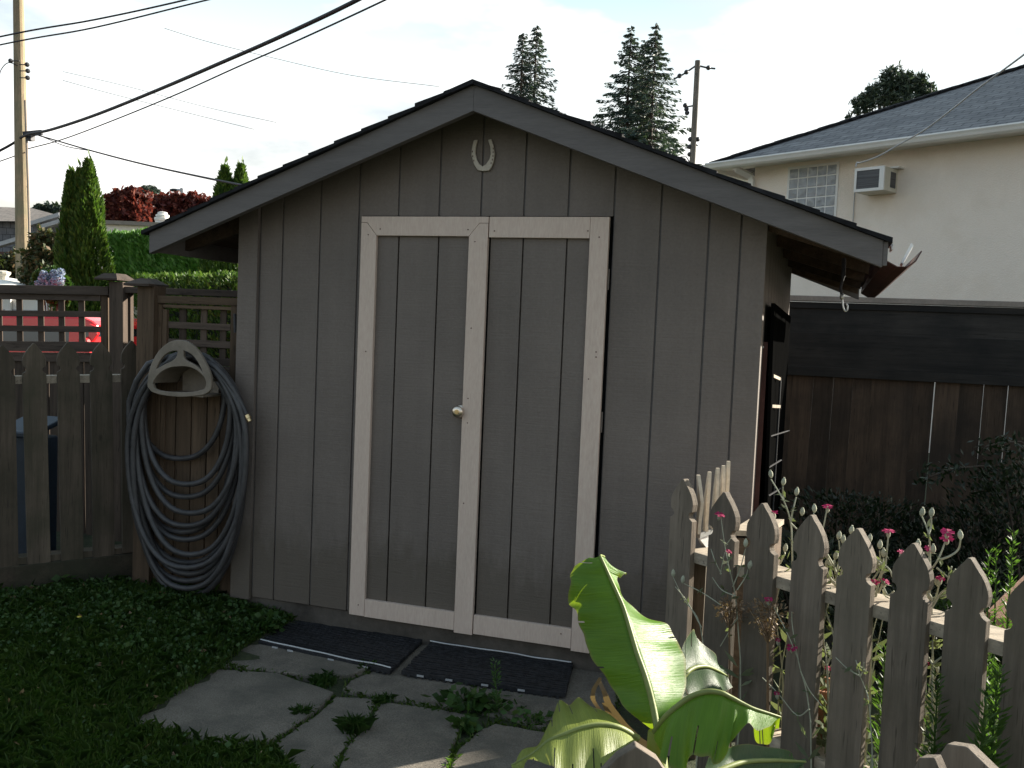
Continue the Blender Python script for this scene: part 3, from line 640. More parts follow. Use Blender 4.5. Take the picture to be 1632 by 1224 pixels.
# board panel with lattice window and capped post that carries the hose
PY = .03
pf = empty('fence_panel', at_y(310, 940, PY), 'brown cedar fence panel with a lattice window and a capped post, behind the hose', 'fence panel')
def Q(px, py, y=PY): return at_y(px, py, y)
def vb(root, x0, x1, y0, y1, nm, mat, Y=PY, th=.02, bev=.002):
    """flat board given by its photo rectangle on the plane y = Y"""
    xm, ym = (x0+x1)/2, (y0+y1)/2
    a, b, c, d = at_y(x0, ym, Y).x, at_y(x1, ym, Y).x, at_y(xm, y1, Y).z, at_y(xm, y0, Y).z
    mb = MB(); mb.bb(a, b, Y, Y+th, c, d); return mb.build(nm, mat, root, bevel=bev)
ZB = -.12
def down(root, x0, x1, y0, nm, mat, Y=PY, th=.02, z0=ZB, bev=.002):
    a, b, d = at_y(x0, y0, Y).x, at_y(x1, y0, Y).x, at_y((x0+x1)/2, y0, Y).z
    mb = MB(); mb.bb(a, b, Y, Y+th, z0, d); return mb.build(nm, mat, root, bevel=bev)
po = down(pf, 219, 246, 455, 'post', M['cedar_v'], PY-.035, .09)
c = at_y(236, 457, PY+.01); mb = MB()
h = .072; mb.add([(c.x-h-.012, c.y-h-.012, c.z), (c.x+h, c.y-h-.012, c.z), (c.x+h, c.y+h, c.z), (c.x-h-.012, c.y+h, c.z), (c.x-h-.012, c.y-h-.012, c.z+.012), (c.x+h, c.y-h-.012, c.z+.012), (c.x+h, c.y+h, c.z+.012), (c.x-h-.012, c.y+h, c.z+.012), (c.x-.03, c.y-.03, c.z+.042), (c.x+.025, c.y-.03, c.z+.042), (c.x+.025, c.y+.03, c.z+.042), (c.x-.03, c.y+.03, c.z+.042)],
    [(0, 3, 2, 1), (0, 1, 5, 4), (1, 2, 6, 5), (2, 3, 7, 6), (3, 0, 4, 7), (4, 5, 9, 8), (5, 6, 10, 9), (6, 7, 11, 10), (7, 4, 8, 11), (8, 9, 10, 11)]); mb.build('post_cap', M['lattice'], pf)
down(pf, 240, 246, 474, 'stile', M['cedar_v'], PY-.004); down(pf, 247, 258, 485, 'stile', M['cedar_v'], PY)
vb(pf, 244, 385, 473, 485, 'rail', M['cedar_h'], PY-.012, .03); vb(pf, 259, 371, 487, 492.5, 'rail', M['cedar_h'], PY-.002)
down(pf, 368, 380, 486, 'stile', M['cedar_v'], PY-.004); down(pf, 259, 266, 493, 'stile', M['cedar_v'], PY+.0)
for x0, x1 in ((285, 296), (319, 329), (350, 360)): vb(pf, x0, x1, 493, 574, 'lattice_slat', M['lattice_v'], PY+.022, .008)
for y0, y1 in ((514.5, 525), (542, 553), (569, 581)): vb(pf, 267, 367, y0, y1, 'lattice_slat', M['lattice'], PY+.010, .008)
for i, (x0, x1) in enumerate(((262, 281), (282, 306), (307, 331), (332, 352), (353, 367))): down(pf, x0, x1-1, 608, 'board', M['cedar_v'], PY+.012, .018)
for k, (y0, y1) in enumerate(((582, 590), (591, 599), (600, 610))): vb(pf, 267, 367, y0, y1, 'slat', M['lattice'], PY+.006, .02)
mb = MB(); a = Q(374, 500, PY-.02); b = Q(375, 530, PY-.02); mb.tube([a, b], .008, 8); mb.build('latch', M['darkmetal'], pf)

# lattice topped lane fence
zl = lambda px: at_d(px, 460, 5.75)
fa, fb = at_d(-60, 452, 6.05), at_d(420, 468, 5.45); fv = fb-fa; fv.z = 0; fv.normalize(); fnn = Vector((fv.y, -fv.x, 0))
if fnn.dot(Vector(CAM)-fa) < 0: fnn = -fnn
def on_lane(px, py, off=0.): return at_pl(px, py, fa+fnn*off, fnn)
lane = empty('lattice_fence', on_lane(120, 800), 'dark brown fence with an open lattice top along the lane', 'fence')
def lq(x0, y0, x1, y1, nm, mat, wd=None, off=0., th=.02, horiz=True, ex=(0, 0)):
    """board between two photo points at its centre line, wd in photo pixels"""
    a, b = on_lane(x0, y0, off), on_lane(x1, y1, off); d = depth((a+b)/2); wm = wd*d/PX_F
    if horiz: a = a-fv*ex[0]; b = b+fv*ex[1]
    mb = MB()
    if horiz: mb.prism([a-UPV*wm/2, b-UPV*wm/2, b+UPV*wm/2, a+UPV*wm/2], -fnn*th)
    else: mb.prism([a-fv*wm/2, a+fv*wm/2, Vector((b.x, b.y, b.z))+fv*wm/2, b-fv*wm/2], -fnn*th)
    return mb.build(nm, mat, lane, bevel=.002)
lq(-420, 453, 172, 463.5, 'cap_rail', M['lattice'], 13, .03, .09); lq(197, 461.5, 385, 468.5, 'cap_rail', M['lattice'], 10, .03, .09)
lq(-420, 464.5, 160, 475, 'rail', M['lattice'], 9, .01, .02)
for y in (499.5, 523.5): lq(-420, y-5, 160, y+1.5, 'lattice_slat', M['lattice'], 9, 0, .008)
for x in (-398, -365, -332, -299, -266, -233, -201, -168, -135, -102, -69, -37, -2.5, 30, 64, 97, 129): lq(x, 474, x+1.5, 550, 'lattice_slat', M['lattice_v'], 11.5, -.012, .008, horiz=False)
lq(-420, 547, 160, 553, 'rail', M['lattice'], 15, .01, .03); lq(-420, 564, 160, 570, 'rail', M['lattice'], 14, -.004, .02)
for i in range(32):
    x = -413+i*18.5; lq(x, 574, x+4, 960, 'board', M['lattice_v'], 20, -.02, .018, horiz=False)
lq(165, 470, 168, 960, 'stile', M['cedar_v'], 12, .005, .03, horiz=False); lq(203, 465, 206, 960, 'stile', M['lattice_v'], 11, -.01, .03, horiz=False)
lq(184.5, 449, 187, 960, 'post', M['lattice_v'], 26, .045, .10, horiz=False)
c = on_lane(183, 447, .0); mb = MB()
def capper(mb, c, a, b, h, k, z1, z2):
    co = ((-1, -1), (1, -1), (1, 1), (-1, 1)); P = [c+a*x*h+b*y*h for x, y in co]; mb.add(P+[p+UPV*z1 for p in P]+[c+a*x*k+b*y*k+UPV*z2 for x, y in co], [(0, 3, 2, 1)]+[(i, (i+1) % 4, 4+(i+1) % 4, 4+i) for i in range(4)]+[(4+i, 4+(i+1) % 4, 8+(i+1) % 4, 8+i) for i in range(4)]+[(8, 9, 10, 11)])
capper(mb, c, fv, fnn, .084, .045, .010, .042); mb.build('post_cap', M['lattice'], lane)
for i in range(9): x = 215+i*19; lq(x, 590, x+4, 960, 'board', M['lattice_v'], 18, -.02, .018, horiz=False)

# back fence on the right
ba, bb_ = at_d(1252, 474, 7.3), at_d(1632, 486, 6.75); bv = bb_-ba; bv.z = 0; bv.normalize(); bn = Vector((bv.y, -bv.x, 0))
if bn.dot(Vector(CAM)-ba) < 0: bn = -bn
def on_back(px, py, off=0.): return at_pl(px, py, ba+bn*off, bn)
bf = empty('board_fence', on_back(1440, 900), 'tall dark board fence in front of the cream house', 'fence')
def bq(x0, y0, x1, y1, wd, nm, mat, off=0., th=.02):
    a, b = on_back(x0, y0, off), on_back(x1, y1, off); wm = wd*depth((a+b)/2)/PX_F; a = a-bv*.5; b = b+bv*2.6
    sl = 0
    mb = MB(); mb.prism([a-UPV*wm/2, b-UPV*wm/2, b+UPV*wm/2, a+UPV*wm/2], -bn*th); return mb.build(nm, mat, bf, bevel=.002)
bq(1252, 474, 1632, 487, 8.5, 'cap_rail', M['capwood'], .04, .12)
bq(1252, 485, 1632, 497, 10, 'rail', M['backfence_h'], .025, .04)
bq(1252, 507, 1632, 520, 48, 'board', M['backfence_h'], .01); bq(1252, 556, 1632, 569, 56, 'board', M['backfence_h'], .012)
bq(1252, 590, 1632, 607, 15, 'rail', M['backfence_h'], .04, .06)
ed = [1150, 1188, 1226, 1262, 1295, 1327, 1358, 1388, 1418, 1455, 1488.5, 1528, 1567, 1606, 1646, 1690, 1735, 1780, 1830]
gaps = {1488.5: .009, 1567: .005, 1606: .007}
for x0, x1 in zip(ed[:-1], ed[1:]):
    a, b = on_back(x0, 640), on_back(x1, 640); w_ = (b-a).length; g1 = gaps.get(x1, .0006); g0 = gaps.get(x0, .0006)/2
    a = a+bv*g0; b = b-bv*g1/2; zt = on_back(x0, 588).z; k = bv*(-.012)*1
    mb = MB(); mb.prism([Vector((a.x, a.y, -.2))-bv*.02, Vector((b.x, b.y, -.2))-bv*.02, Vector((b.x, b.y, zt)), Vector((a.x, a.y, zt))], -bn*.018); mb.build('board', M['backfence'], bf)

# things behind the right fence
sx0 = XRR
p = at_d(1216, 545, 3.93); mb = MB(); bt = at_d(1215, 800, 3.93); bt.z = -.1
mb.beam(p, Vector((p.x+.002, p.y-.03, -.1)), .042, .004, up=(0, 1, 0)); mb.beam(p+Vector((.017, .018, 0)), Vector((p.x+.018, p.y-.012, -.1)), .003, .034, up=(0, 1, 0))
br = mb.build('angle_bar', M['rust']); tag(br, 'rust brown steel angle bar standing at the front corner of the shed side wall', 'steel bar')
mb = MB(); mb.lathe([(.006, 0), (.006, .003)], (p.x, p.y-.006, p.z-.022), (0, -1, 0), 10); mb.build('bolt_hole', M['steel'], br)
rk = empty('wire_rack', at_d(1236, 900, 4.6), 'dark rusty rack with slanted rungs standing along the shed side wall', 'rack')
a0 = Vector((1.915, .06, 0)); a1 = Vector((1.985, .55, 0))
t0 = at_d(1244, 602, 4.45); mb = MB(); mb.tube([t0, Vector((t0.x, t0.y, -.1))], .005, 8); mb.build('upright', M['darkmetal'], rk)
for (x0, y0, d0, x1, y1, d1, r) in ((1226, 596, 4.0, 1243, 604, 4.4, .010), (1225, 647, 4.0, 1243, 648, 4.4, .010), (1225, 696, 4.0, 1258, 686, 5.0, .003), (1225, 745, 4.0, 1245, 733, 4.6, .003), (1225, 790, 4.0, 1245, 778, 4.6, .003)):
    mb = MB(); mb.beam(at_d(x0, y0, d0), at_d(x1, y1, d1), .006, r*1.4); mb.build('rung', M['picket_h'] if y0 < 660 else M['darkmetal'], rk)  # two upper rungs pale, sunlit glints put into their colour
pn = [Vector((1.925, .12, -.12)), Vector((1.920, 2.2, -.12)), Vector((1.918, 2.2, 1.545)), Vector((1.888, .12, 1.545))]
mb = MB(); mb.prism(pn, (.014, 0, 0)); tag(mb.build('tarred_sheet', M['tar']), 'black tarred sheet leaning against the shed side wall behind the rack', 'sheet')  # added near-black sheet, stands in for shade on the side wall
bx = empty('planter_box', at_d(1180, 1000, 3.5), 'low wooden box against the shed, its pale rim showing behind the fork', 'wooden box')
a, b = at_d(1165, 845, 3.45), at_d(1196, 826, 3.72); n_ = Vector((.13, .05, 0))
mb = MB(); mb.prism([a, b, b+n_, a+n_], (0, 0, -.02)); mb.build('rim', M['picket_h'], bx)
mb = MB(); d_ = UPV*-.03; mb.prism([a+d_, b+d_, Vector((b.x, b.y, -.1)), Vector((a.x, a.y, -.1))], n_*.95); mb.build('side_board', M['cedar_h'], bx)
a, b = at_d(1562, 985, 3.05), at_d(1700, 850, 3.6); a2, b2 = at_d(1500, 1075, 3.0), at_d(1720, 985, 3.55)
mb = MB(); mb.prism([a, b, b2, a2], (.02, .03, 0)); tag(mb.build('leaning_plank', M['redplank']), 'reddish brown plank leaning behind the right picket fence', 'plank')

# garden fork stood tines up behind the first pickets
fk = empty('garden_fork', at_d(1130, 1050, 3.3), 'garden fork standing tines up between the first pickets', 'garden fork')
DF = 3.22
tin = [((1113, 757), (1117, 800), (1112, 850)), ((1131, 752), (1126, 800), (1124, 846)), ((1144, 746), (1140, 795), (1135, 842)), ((1153, 742), (1150, 790), (1144, 838)), ((1161, 735), (1157, 785), (1150, 835))]
for i, (t, m_, b) in enumerate(tin):
    dd = DF+.035*i; mb = MB(); T, Mm, B = [at_d(*q_, dd) for q_ in (t, m_, b)]; ax = Vector((.45, -.9, 0)).normalized(); pp = Vector((ax.y, -ax.x, 0))
    w0, w1, w2 = .0045, .0155, .011; th = .006
    F_ = lambda c, w_: [c+ax*a_*w_+pp*b_*th for a_, b_ in ((-1, -1), (1, -1), (1, 1), (-1, 1))]
    vs = F_(T, w0)+F_(T.lerp(Mm, .5), w1*.75)+F_(Mm, w1)+F_(Mm.lerp(B, .7), w2)+F_(B, w1)
    fs = [(0, 1, 2, 3), (19, 18, 17, 16)]+[(4*j+i_, 4*j+(i_+1) % 4, 4*j+4+(i_+1) % 4, 4*j+4+i_) for j in range(4) for i_ in range(4)]
    mb.add(vs, fs); mb.build('tine', M['tine'], fk)
mb = MB(); a, b = at_d(1110, 853, DF), at_d(1152, 838, DF+.15); mb.beam(a, b, .03, .018); c = a.lerp(b, .5)
sh = at_d(1128, 872, DF+.07); mb.prism([a, b, sh+Vector((.012, 0, -.02)), sh-Vector((.012, 0, .02))], (.01, .012, 0)); mb.build('shoulder', M['steel'], fk)
mb = MB(); mb.tube([sh, Vector((sh.x+.01, sh.y, .35)), Vector((sh.x+.02, sh.y, -.12))], .014, 8); mb.build('handle', M['cedar_v'], fk)

# ------------------------------------------------------------------ hose and its holder
HY = .02
hh = empty('hose_holder', at_y(290, 600, PY), 'beige plastic hose holder shaped like an arch on the fence panel', 'hose holder')
def hp(x, y): return (180+x/2.72, 520+y/2.72)
OUT = [(157, 262), (158, 225), (166, 185), (182, 145), (205, 108), (235, 80), (262, 66), (290, 62), (318, 66), (345, 80), (372, 108), (395, 145), (415, 185), (428, 225), (428, 262), (420, 280), (395, 294), (350, 300), (300, 303), (250, 300), (205, 292), (172, 280)]
LOW = [(176, 250), (186, 225), (210, 198), (245, 178), (285, 172), (325, 172), (365, 186), (395, 212), (410, 240), (408, 262), (395, 276), (350, 286), (300, 288), (250, 286), (205, 280), (182, 268)]
WL = [(192, 188), (200, 160), (222, 128), (252, 108), (282, 104), (286, 118), (280, 135), (262, 152), (228, 168)]
WR = [(308, 104), (335, 112), (362, 136), (382, 168), (396, 202), (372, 180), (345, 162), (318, 148), (308, 128)]
FY = -.15
c0 = at_y(*hp(292, 190), FY)
def loc(lp): return [((at_y(*hp(x, y), FY)-c0).x, (at_y(*hp(x, y), FY)-c0).z) for x, y in lp]
def sm2(lp, k=4):
    P = [Vector((x, y, 0)) for x, y in lp]; P = P[-2:]+P+P[:2]; S_ = smooth_path(P, k); return [(p.x, p.y) for p in S_[2*k:-2*k]][:len(lp)*k]
plate('front_ring', [sm2(loc(l)) for l in (OUT, LOW, WL, WR)], (c0, (1, 0, 0), (0, 0, 1)), .012, M['beige'], hh, bevel=.003)
# saddle: curved shell from the ring back to the panel
ARC = [(180, 245), (192, 222), (214, 198), (246, 180), (285, 173), (325, 174), (362, 187), (392, 212), (408, 240)]
mb = MB(); A_ = [at_y(*hp(x, y), FY) for x, y in ARC]
vs = [];
for p in A_: vs += [p, Vector((p.x*1.0, PY-.004, p.z-.005)), Vector((p.x, PY-.004, p.z+.004)), p+Vector((0, 0, .009))]
n = len(A_); fs = [(4*i+k, 4*i+(k+1) % 4, 4*i+4+(k+1) % 4, 4*i+4+k) for i in range(n-1) for k in range(4)]+[(0, 1, 2, 3), (4*n-4, 4*n-1, 4*n-2, 4*n-3)]
mb.add(vs, fs); mb.build('saddle', M['beige'], hh)
mb = MB(); a = at_y(*hp(185, 290), FY); b = at_y(*hp(405, 290), FY); mb.bb(a.x+.03, b.x-.05, PY-.014, PY-.002, a.z-.005, c0.z+.03); mb.build('back_plate', M['beige'], hh)
mb = MB(); mb.bb(a.x+.02, b.x-.02, FY+.002, PY-.014, a.z-.004, a.z+.006); mb.build('tray', M['beige'], hh)
hg = empty('garden_hose', at_y(300, 950, -.05), 'black garden hose hanging in many loops from the beige holder', 'garden hose')
LOOPS = [(216, 357, 731), (222, 372, 792), (226, 383, 818), (214, 376, 848), (207, 380, 860), (213, 386, 884), (209, 389, 897), (206, 391, 926), (215, 388, 938), (212, 392, 949), (228, 366, 772), (204, 393, 905), (211, 384, 915), (219, 379, 838)]
path = []; random.seed(11)
for i, (xl, xr, yb) in enumerate(LOOPS):
    Y = HY-.022-.0085*((i*5) % 14); yt = 566+random.uniform(-4, 6); xc = (xl+xr)/2+random.uniform(-5, 5); ym = yt+(yb-yt)*.42; sk = random.uniform(-.25, .25)
    for k in range(26):
        th = math.pi/2+2*math.pi*(k/26)
        cx, sn = math.cos(th), math.sin(th)
        top = max(0, sn); hw = (xr-xl)/2*(1-.30*top**3)
        x = xc+hw*math.copysign(abs(cx)**.85, cx)+sk*6*math.sin(2*th); y = ym-(sn*(ym-yt) if sn > 0 else sn*(yb-ym))
        path.append(at_y(x, y, Y+.006*math.sin(3*th+i)))
E1 = [path[-1], at_y(345, 585, -.12), at_y(372, 620, -.11), at_y(388, 652, -.10), at_y(393, 662, -.10)]
path = [at_y(210, 700, -.10), at_y(206, 640, -.11), at_y(236, 580, -.12)]+path+E1[1:]
mb = MB(); mb.tube(smooth_path(path, 2), .0142, 9); mb.build('hose', M['hose'], hg, smooth=True)
e = E1[-1]; mb = MB(); mb.lathe([(.016, 0), (.016, .018), (.012, .02), (.012, .034)], e, (E1[-1]-E1[-2]), 12); mb.build('brass_fitting', M['brass'], hg)
mb = MB(); p = at_y(210, 701, -.10); mb.lathe([(.015, 0), (.015, .03)], p, (0, 0, -1), 10); mb.build('end_coupling', M['black'], hg)
# bin behind the left fence
p = on_left(32, 690, -.28); bn_ = empty('wheelie_bin', Vector((p.x, p.y, -.05)), 'dark blue bin glimpsed between the left pickets', 'bin')
mb = MB(); mb.bb(p.x-.12, p.x+.10, p.y-.02, p.y+.16, -.05, p.z-.02); mb.build('body', M['blue_bin'], bn_, bevel=.01); mb = MB(); mb.prism([(p.x-.14, p.y-.04, p.z-.02), (p.x+.12, p.y-.04, p.z-.02), (p.x+.12, p.y+.19, p.z+.05), (p.x-.14, p.y+.19, p.z+.05)], (0, 0, .03)); mb.build('lid', M['blue_bin'], bn_, bevel=.008)

# ------------------------------------------------------------------ neighbour's house on the right
HP0 = Vector((.281, 11.989, 4.316)); HT = Vector((.862, -.507, 0)).normalized(); HN = Vector((.507, .862, 0)).normalized()
def on_wall(px, py, off=0.): return at_pl(px, py, HP0+HN*(.45-off), HN)
hr = empty('neighbour_house', HP0+HT*4+HN*3+UPV*-4.4, 'cream stucco house with grey hip roof beyond the right fence', 'house')
mb = MB(); wl = on_wall(1203, 280); wl.z = -.2; we = wl+HT*9.2; tz = 4.32
mb.prism([wl, we, Vector((we.x, we.y, tz)), Vector((wl.x, wl.y, tz))], HN*.3); mb.build('stucco_wall', M['stucco'], hr)
mb = MB(); q_ = wl+HN*.3; q2 = wl+HN*6.8; mb.prism([q_, q2, Vector((q2.x, q2.y, tz)), Vector((q_.x, q_.y, tz))], HT*.3); mb.build('stucco_wall', M['stucco'], hr)
PIT_ = .49; HD = 3.75; LT = 10.
e0, e1 = HP0-UPV*.0, HP0+HT*LT; r0 = HP0+(HT+HN)*HD+UPV*(HD*PIT_); r1 = HP0+HT*(LT-HD)+HN*HD+UPV*(HD*PIT_); b0, b1 = HP0+HN*2*HD, HP0+HT*LT+HN*2*HD
mb = MB(); mb.add([e0, e1, r1, r0, b0, b1], [(0, 1, 2, 3), (0, 3, 4), (4, 3, 2, 5), (1, 5, 2)])
rf_ = mb.build('roof', M['houseroof'], hr, uv=True)
mb = MB()
for k in range(30):
    t0_, t1_ = k/30, (k+1.25)/30; a, b = e0.lerp(r0, t0_), e0.lerp(r0, min(1, t1_)); lift = UPV*(.03+random.uniform(-.004, .006))
    for sd_, dv in ((HT, 1), (HN, 1)): mb.prism([a+UPV*.012, b+UPV*.012, b+sd_*.16+UPV*.022, a+sd_*.16+UPV*.022], lift)
mb.build('hip_cap', M['shingle'], rf_)
mb = MB(); mb.prism([e0-UPV*.02+HN*.02, e1-UPV*.02+HN*.02, e1-UPV*.02+HN*.45, e0-UPV*.02+HN*.45], UPV*-.03); mb.build('soffit', M['whitepaint'], hr)
mb = MB(); G = [(0, 0), (-.11, 0), (-.12, -.02), (-.10, -.05), (-.085, -.085), (-.05, -.11), (0, -.11)]
mb.prism([e0+HN*(x)+UPV*(z+.005) for x, z in G], HT*LT); mb.build('gutter', M['whitepaint'], hr)
mb = MB(); G2 = [(0, 0), (-.11, 0), (-.12, -.02), (-.085, -.085), (-.05, -.11), (0, -.11)]; mb.prism([e0+HT*x+UPV*(z+.004) for x, z in G2], HN*7.4); mb.build('gutter', M['whitepaint'], hr)
mb = MB(); D_ = [at_pl(1172, 262, HP0+HN*.05, HN), at_pl(1173, 269, HP0+HN*.06, HN), on_wall(1196, 281, .06), on_wall(1198, 288, .05), Vector((*on_wall(1198, 300, .05)[:2], .2))]
for a, b in zip(D_[:-1], D_[1:]): mb.beam(a, b+(b-a).normalized()*.015, .09, .07, up=HN)
mb.build('downspout', M['whitepaint'], hr)
# recessed wing with lap siding
wb = HP0+HN*1.6; pw = lambda px, py: at_pl(px, py, wb, HN)
a, b = pw(1085, 300), pw(1204, 300); zt_ = pw(1160, 274).z; mb = MB(); mb.prism([Vector((a.x, a.y, -.2)), Vector((b.x, b.y, -.2)), Vector((b.x, b.y, zt_)), Vector((a.x, a.y, zt_))], HN*.2); mb.build('lap_wall', M['sidingwhite'], hr, uv=True)
mb = MB(); mb.beam(Vector((a.x, a.y, zt_+.05))-HN*.12-HT*.3, Vector((b.x, b.y, zt_+.05))-HN*.12, .14, .11); mb.build('gutter', M['whitepaint'], hr)
mb = MB(); mb.prism([Vector((a.x, a.y, zt_+.11))-HT*.3-HN*.2, Vector((b.x, b.y, zt_+.11))-HN*.2, Vector((b.x, b.y, zt_+.5))+HN*1.5, Vector((a.x, a.y, zt_+.5))+HN*1.5+HT*1.0], UPV*.03); mb.build('roof', M['houseroof'], hr, uv=True)
# glass block window
W4 = [on_wall(1258.5, 268, .02), on_wall(1333, 262, .02), on_wall(1330, 347.5, .02), on_wall(1253.5, 347, .02)]
zt_, zb_ = (W4[0].z+W4[1].z)/2, (W4[2].z+W4[3].z)/2; xa, xb = W4[0], W4[1]; xa = (W4[0]+W4[3])/2; xb = (W4[1]+W4[2])/2; ww = (xb-xa).length; rows = 5; cols = 5
mb = MB(); cw, ch = ww/cols, (zt_-zb_)/rows; gm = MB()
for i in range(cols):
    for j in range(rows):
        o_ = Vector((xa.x, xa.y, zb_))+HT*(i*cw+.008)+UPV*(j*ch+.008); s1, s2 = HT*(cw-.020), UPV*(ch-.020)
        mb.prism([o_, o_+s1, o_+s1+s2, o_+s2], HN*.03)
o_ = Vector((xa.x, xa.y, zb_))+HN*.008; gm.prism([o_-HT*.03-UPV*.03, o_+HT*(ww+.03)-UPV*.03, o_+HT*(ww+.03)+UPV*(rows*ch+.03), o_-HT*.03+UPV*(rows*ch+.03)], HN*.04)
wn = gm.build('window', M['whitepaint'], hr); mb.build('glass_blocks', M['glassblock'], wn, bevel=.006)
# air conditioner sticking out of the wall
F4 = [on_wall(1362, 267.5, .42), on_wall(1409, 265, .42), on_wall(1408, 303.6, .42), on_wall(1361, 305, .42)]
zt_, zb_ = (F4[0].z+F4[1].z)/2, (F4[2].z+F4[3].z)/2; xa = (F4[0]+F4[3])/2; xb = (F4[1]+F4[2])/2; ww = (xb-xa).length; hh_ = zt_-zb_
A0 = Vector((xa.x, xa.y, zb_)); ac = empty('air_conditioner', A0, 'window air conditioner sticking out of the cream stucco wall', 'air conditioner')
mb = MB(); mb.prism([A0+HN*.02, A0+HT*ww+HN*.02, A0+HT*ww+UPV*hh_+HN*.02, A0+UPV*hh_+HN*.02], HN*.40); mb.build('case', M['offwhite'], ac, bevel=.01)
mb = MB(); k = .04
for (u0, u1, v0, v1) in ((0, ww, 0, k), (0, ww, hh_-k, hh_), (0, k*.8, k, hh_-k), (ww-k*1.8, ww, k, hh_-k)): mb.prism([A0+HT*u0+UPV*v0, A0+HT*u1+UPV*v0, A0+HT*u1+UPV*v1, A0+HT*u0+UPV*v1], HN*.03)
mb.build('front_frame', M['whitepaint'], ac)
mb = MB(); mb.prism([A0+HT*k*.8+UPV*k+HN*.012, A0+HT*(ww-k*1.8)+UPV*k+HN*.012, A0+HT*(ww-k*1.8)+UPV*(hh_-k)+HN*.012, A0+HT*k*.8+UPV*(hh_-k)+HN*.012], HN*.006); mb.build('grille', M['grille'], ac)
mb = MB(); s_ = A0+HT*(ww+.004); mb.prism([s_+HN*.20+UPV*.06, s_+HN*.36+UPV*.06, s_+HN*.36+UPV*(hh_-.06), s_+HN*.20+UPV*(hh_-.06)], HT*-.006); mb.build('side_louvre', M['grille'], ac)
mb = MB(); mb.prism([A0+HT*-.01+UPV*(hh_)+HN*.25, A0+HT*(ww+.09)+UPV*hh_+HN*.25, A0+HT*(ww+.09)+UPV*hh_+HN*.42, A0-HT*.01+UPV*hh_+HN*.42], UPV*.02); mb.build('top_plate', M['whitepaint'], ac)
pt = on_wall(1369, 306, .2); mb = MB(); mb.beam(pt, pt+HT*.10, .06, .05); mb.build('drip_block', M['greytrim'], ac)
def cable(pts, r, lab, k=8, mat=None, name='cable'):
    P = smooth_path([at_d(*p) for p in pts], k); n = len(P); rs = [r[0]+(r[1]-r[0])*i/(n-1) for i in range(n)] if isinstance(r, tuple) else r
    mb = MB(); mb.tube(P, rs, 6); return tag(mb.build(name, mat or M['cable'], smooth=True), lab, 'cable')
wc = [on_wall(1362, 304, .02), on_wall(1358, 380, .02), on_wall(1356, 470, .02)]
mb = MB(); mb.tube(wc, .008, 6); tag(mb.build('wall_cable', M['greytrim']), 'thin pale cable running down the stucco wall below the air conditioner', 'cable')
cable([(1364, 266, 12.7), (1366, 259, 12.7), (1372, 259, 12.6), (1400, 249, 12.3), (1437, 228, 11.9), (1475, 206, 11.4), (1520, 172, 10.6), (1560, 140, 10.0), (1620, 96, 9.4), (1720, 20, 8.4)], .010, 'grey service cable sagging from the air conditioner corner up across the hip roof', mat=M['greytrim'])

# ------------------------------------------------------------------ poles and wires
def pole(name, top, bot, d, r0, r1, lab, mat):
    T, B = at_d(*top, d), at_d(*bot, d); B = T+(B-T)*((T.z+.2)/(T.z-B.z)); root = empty(name, B, lab, 'utility pole')
    mb = MB(); mb.tube([B.lerp(T, k/6) for k in range(7)], [r0+(r1-r0)*k/6 for k in range(7)], 14); mb.build('pole_shaft', mat, root); return root, B, T
pl, PB, PT = pole('utility_pole', (28, -60), (38, 458), 17.5, .155, .085, 'tall tan wooden utility pole at the left edge carrying the thick cable', M['pole'])
cx = lambda py, dx, d=17.3: at_d(28+10*(py+60)/518+dx, py, d)
mb = MB(); mb.tube([cx(160, 8), cx(300, 10), cx(395, 10.5)], .022, 8); mb.tube([cx(395, 10.5), cx(470, 10.5)], .016, 8); mb.build('conduit', M['capwood'], pl)
mb = MB(); p = cx(408, 10.5, 17.25); mb.box(p, (.11, .09, .13)); mb.build('junction_box', M['whitepaint'], pl)
for py, dx in ((103, 12), (113, 13), (124, 12.5), (97, -14)):
    p = cx(py, dx); mb = MB(); mb.tube([cx(py, 0), p], .010, 6); mb.ball(p, .045, 8, 6); mb.build('insulator', M['darkmetal'], pl)
mb = MB(); a, b = cx(214, 4), cx(211, 34); mb.beam(a, b, .06, .09); p = cx(219, 15); mb.box(p, (.13, .1, .13)); mb.build('cable_clamp', M['darkmetal'], pl)
mb = MB(); mb.tube(smooth_path([cx(105, -2, 17.4), cx(100, -18, 17.4), cx(112, -30, 17.4), cx(130, -34, 17.4)], 5), .008, 6); mb.build('jumper_wire', M['cable'], pl)
cable([(-300, 128, 12), (0, 58.5, 11), (150, 31.5, 10.6), (295, 0, 10.2), (520, -55, 9.6)], .010, 'upper of the two parallel wires in the top left corner')
cable([(-300, 139, 12), (0, 71.5, 11), (150, 44, 10.6), (330, 0, 10.2), (520, -45, 9.6)], .009, 'lower of the two parallel wires in the top left corner')
cable([(-160, 320, 20), (0, 240, 18), (40, 216, 17.2), (80, 207, 16.2), (150, 184, 14.6), (250, 144, 12.8), (350, 101, 11.2), (450, 57, 10), (575, -3, 8.8), (760, -105, 7.4)], (.026, .022), 'thick black bundled cable rising from the left pole across the sky')
cable([(45, 237, 17.2), (100, 222, 16.2), (180, 192, 14.6), (280, 151, 12.8), (380, 106, 11.2), (480, 62, 10), (622, -4, 8.8), (800, -92, 7.4)], .010, 'thin wire running just below the thick bundled cable')
cable([(62, 216, 17.2), (90, 224, 16.6), (145, 240, 15.2), (230, 262, 13.2), (350, 288, 11), (420, 301, 10), (470, 308, 9.5)], .013, 'service wire dropping from the left pole towards the shed roof')
cable([(70, 219, 17.1), (105, 233, 16), (145, 240.5, 15.1)], .008, 'short slack tie wire under the service wire by the pole')
